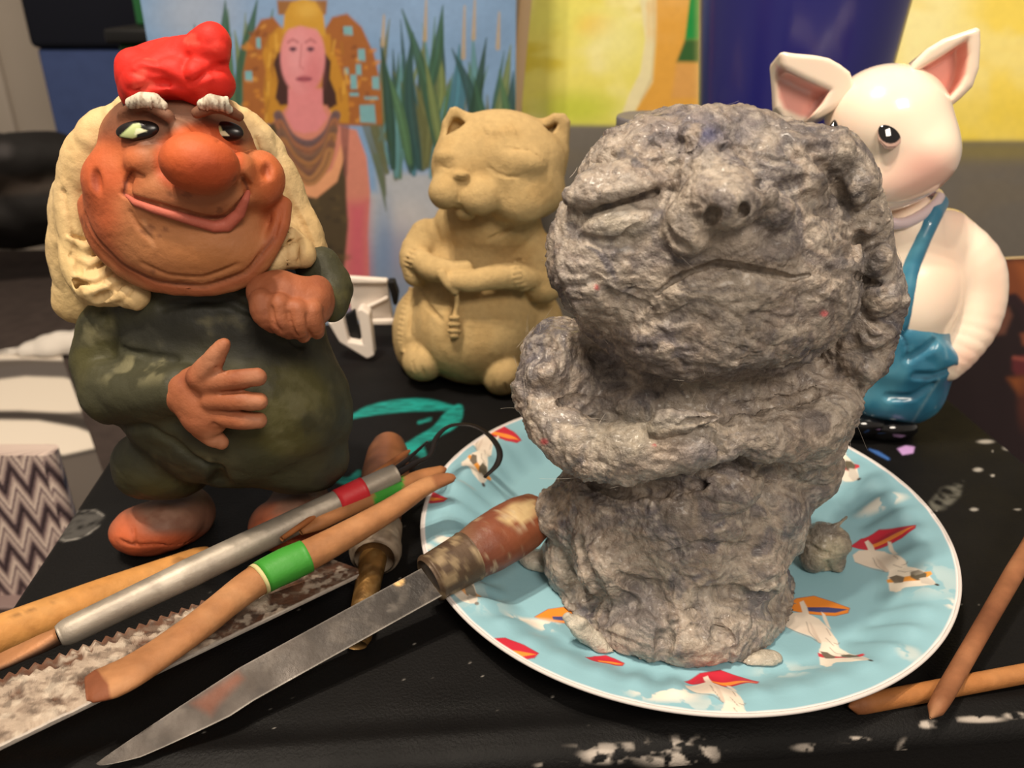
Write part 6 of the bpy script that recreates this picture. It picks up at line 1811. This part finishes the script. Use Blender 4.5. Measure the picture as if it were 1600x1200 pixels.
lump = carve(s, 'pulp_lump', M_pulp, None, 0.0006, lump_paint, lambda W, N, px: .0008 * fbm(W, 110, 3, 212) + .0005 * ridged(W, 210, 3, 213), floor=.0019)
tag(lump, 'small torn lump of grey pulp lying on the plate right of the bust', 'pulp lump')
# thin wet smears squeezed out under the bust
def smear(cx, cy, rx, ry, rot, dz=0):
    q = Sculpt(on(cx, cy, .0015).y); q.add(q.E(cx, cy, 0, rx, ry, rx * .7, rot), 0, 's'); return q
q = smear(842, 880, 40, 18, -30); q.add(q.K([(826, 894, 0, 6), (850, 872, 0, 14), (866, 850, 0, 14)]), 8)
o = carve(q, 'pulp_smear', M_pulp, None, 0.0006, lambda px, W, N: Paint(px, (188, 176, 160)).c * (1 + .25 * fbm(W, 200, 3, 221))[:, None], lambda W, N, px: .0007 * fbm(W, 190, 3, 222), floor=.0019)
tag(o, 'pale wet smear of pulp on the plate under the knife handle', 'pulp smear')
q = smear(1196, 1030, 26, 16, 0); q.add(q.E(1175, 1034, 0, 24, 14, 20), 8)
o = carve(q, 'pulp_smear', M_pulp, None, 0.0006, lambda px, W, N: Paint(px, (178, 168, 152)).c * (1 + .25 * fbm(W, 200, 3, 223))[:, None], lambda W, N, px: .0006 * fbm(W, 190, 3, 224), floor=.0019)
tag(o, 'pale blob of pulp at the right front foot of the bust', 'pulp smear')
q = smear(940, 1006, 34, 14, -40); q.add(q.K([(886, 962, 0, 8), (912, 986, 0, 15), (950, 1016, 0, 14), (1000, 1040, 0, 9)]), 8); q.add(q.E(902, 972, 0, 16, 9, 12), 6)
o = carve(q, 'pulp_smear', M_pulp, None, 0.0006, lambda px, W, N: Paint(px, (190, 180, 164)).c * (1 + .25 * fbm(W, 200, 3, 225))[:, None], lambda W, N, px: .0013 * fbm(W, 190, 4, 226), floor=.0019)
tag(o, 'pale ridge of pulp squeezed out along the front left foot of the bust', 'pulp smear')

# ---- stray fibres standing off the bust: fine hairs, far too many to count
M_fib = mat('pale_fibre', (206, 196, 184), .5, .4)
def fibres():
    g = np.random.default_rng(77); VV, FF = [], []
    me = [c for c in bu.children]
    pts, nrms = [], []
    for c in me:
        nv = len(c.data.vertices); co = np.empty(nv * 3, np.float32); c.data.vertices.foreach_get('co', co); co = co.reshape(-1, 3) + np.array(bu.location)
        no = np.empty(nv * 3, np.float32); c.data.vertex_normals.foreach_get('vector', no); no = no.reshape(-1, 3)
        pts.append(co); nrms.append(no)
    pts = np.concatenate(pts); nrms = np.concatenate(nrms)
    vis = np.nonzero((nrms @ np.array([0, -.8, .35]) > -.35) & (pts[:, 2] > .02))[0]
    for k in g.choice(vis, 460):
        p, nn = pts[k].astype(float), nrms[k].astype(float)
        t = np.cross(nn, g.normal(size=3)); t /= np.linalg.norm(t) + 1e-9
        L = g.uniform(.003, .013); lift = g.uniform(-.05, .55)
        P = [p - nn * .0004]
        d = t * (1 - lift) + nn * lift; d /= np.linalg.norm(d)
        cur = np.cross(d, nn) * g.uniform(-1, 1) + nn * g.uniform(-.5, .2)
        for i in range(1, 6): 
            d = d + cur * .28; d /= np.linalg.norm(d); P.append(P[-1] + d * L / 5)
        r = g.uniform(.00004, .00009); b0 = len(VV)
        for i, q in enumerate(P):
            a = np.cross(d, [.3, .5, .8]); a /= np.linalg.norm(a); b = np.cross(d, a)
            for j in range(3):
                th_ = j * 2.0944; VV.append(q + (a * math.cos(th_) + b * math.sin(th_)) * r * (1 - .12 * i))
        for i in range(5):
            for j in range(3): FF.append([b0 + i * 3 + j, b0 + i * 3 + (j + 1) % 3, b0 + i * 3 + 3 + (j + 1) % 3, b0 + i * 3 + 3 + j])
    o = mesh('fibres', np.array(VV), np.array(FF), M_fib, bu); o['kind'] = 'stuff'; o['label'] = 'fine pale stray fibres'
fibres()
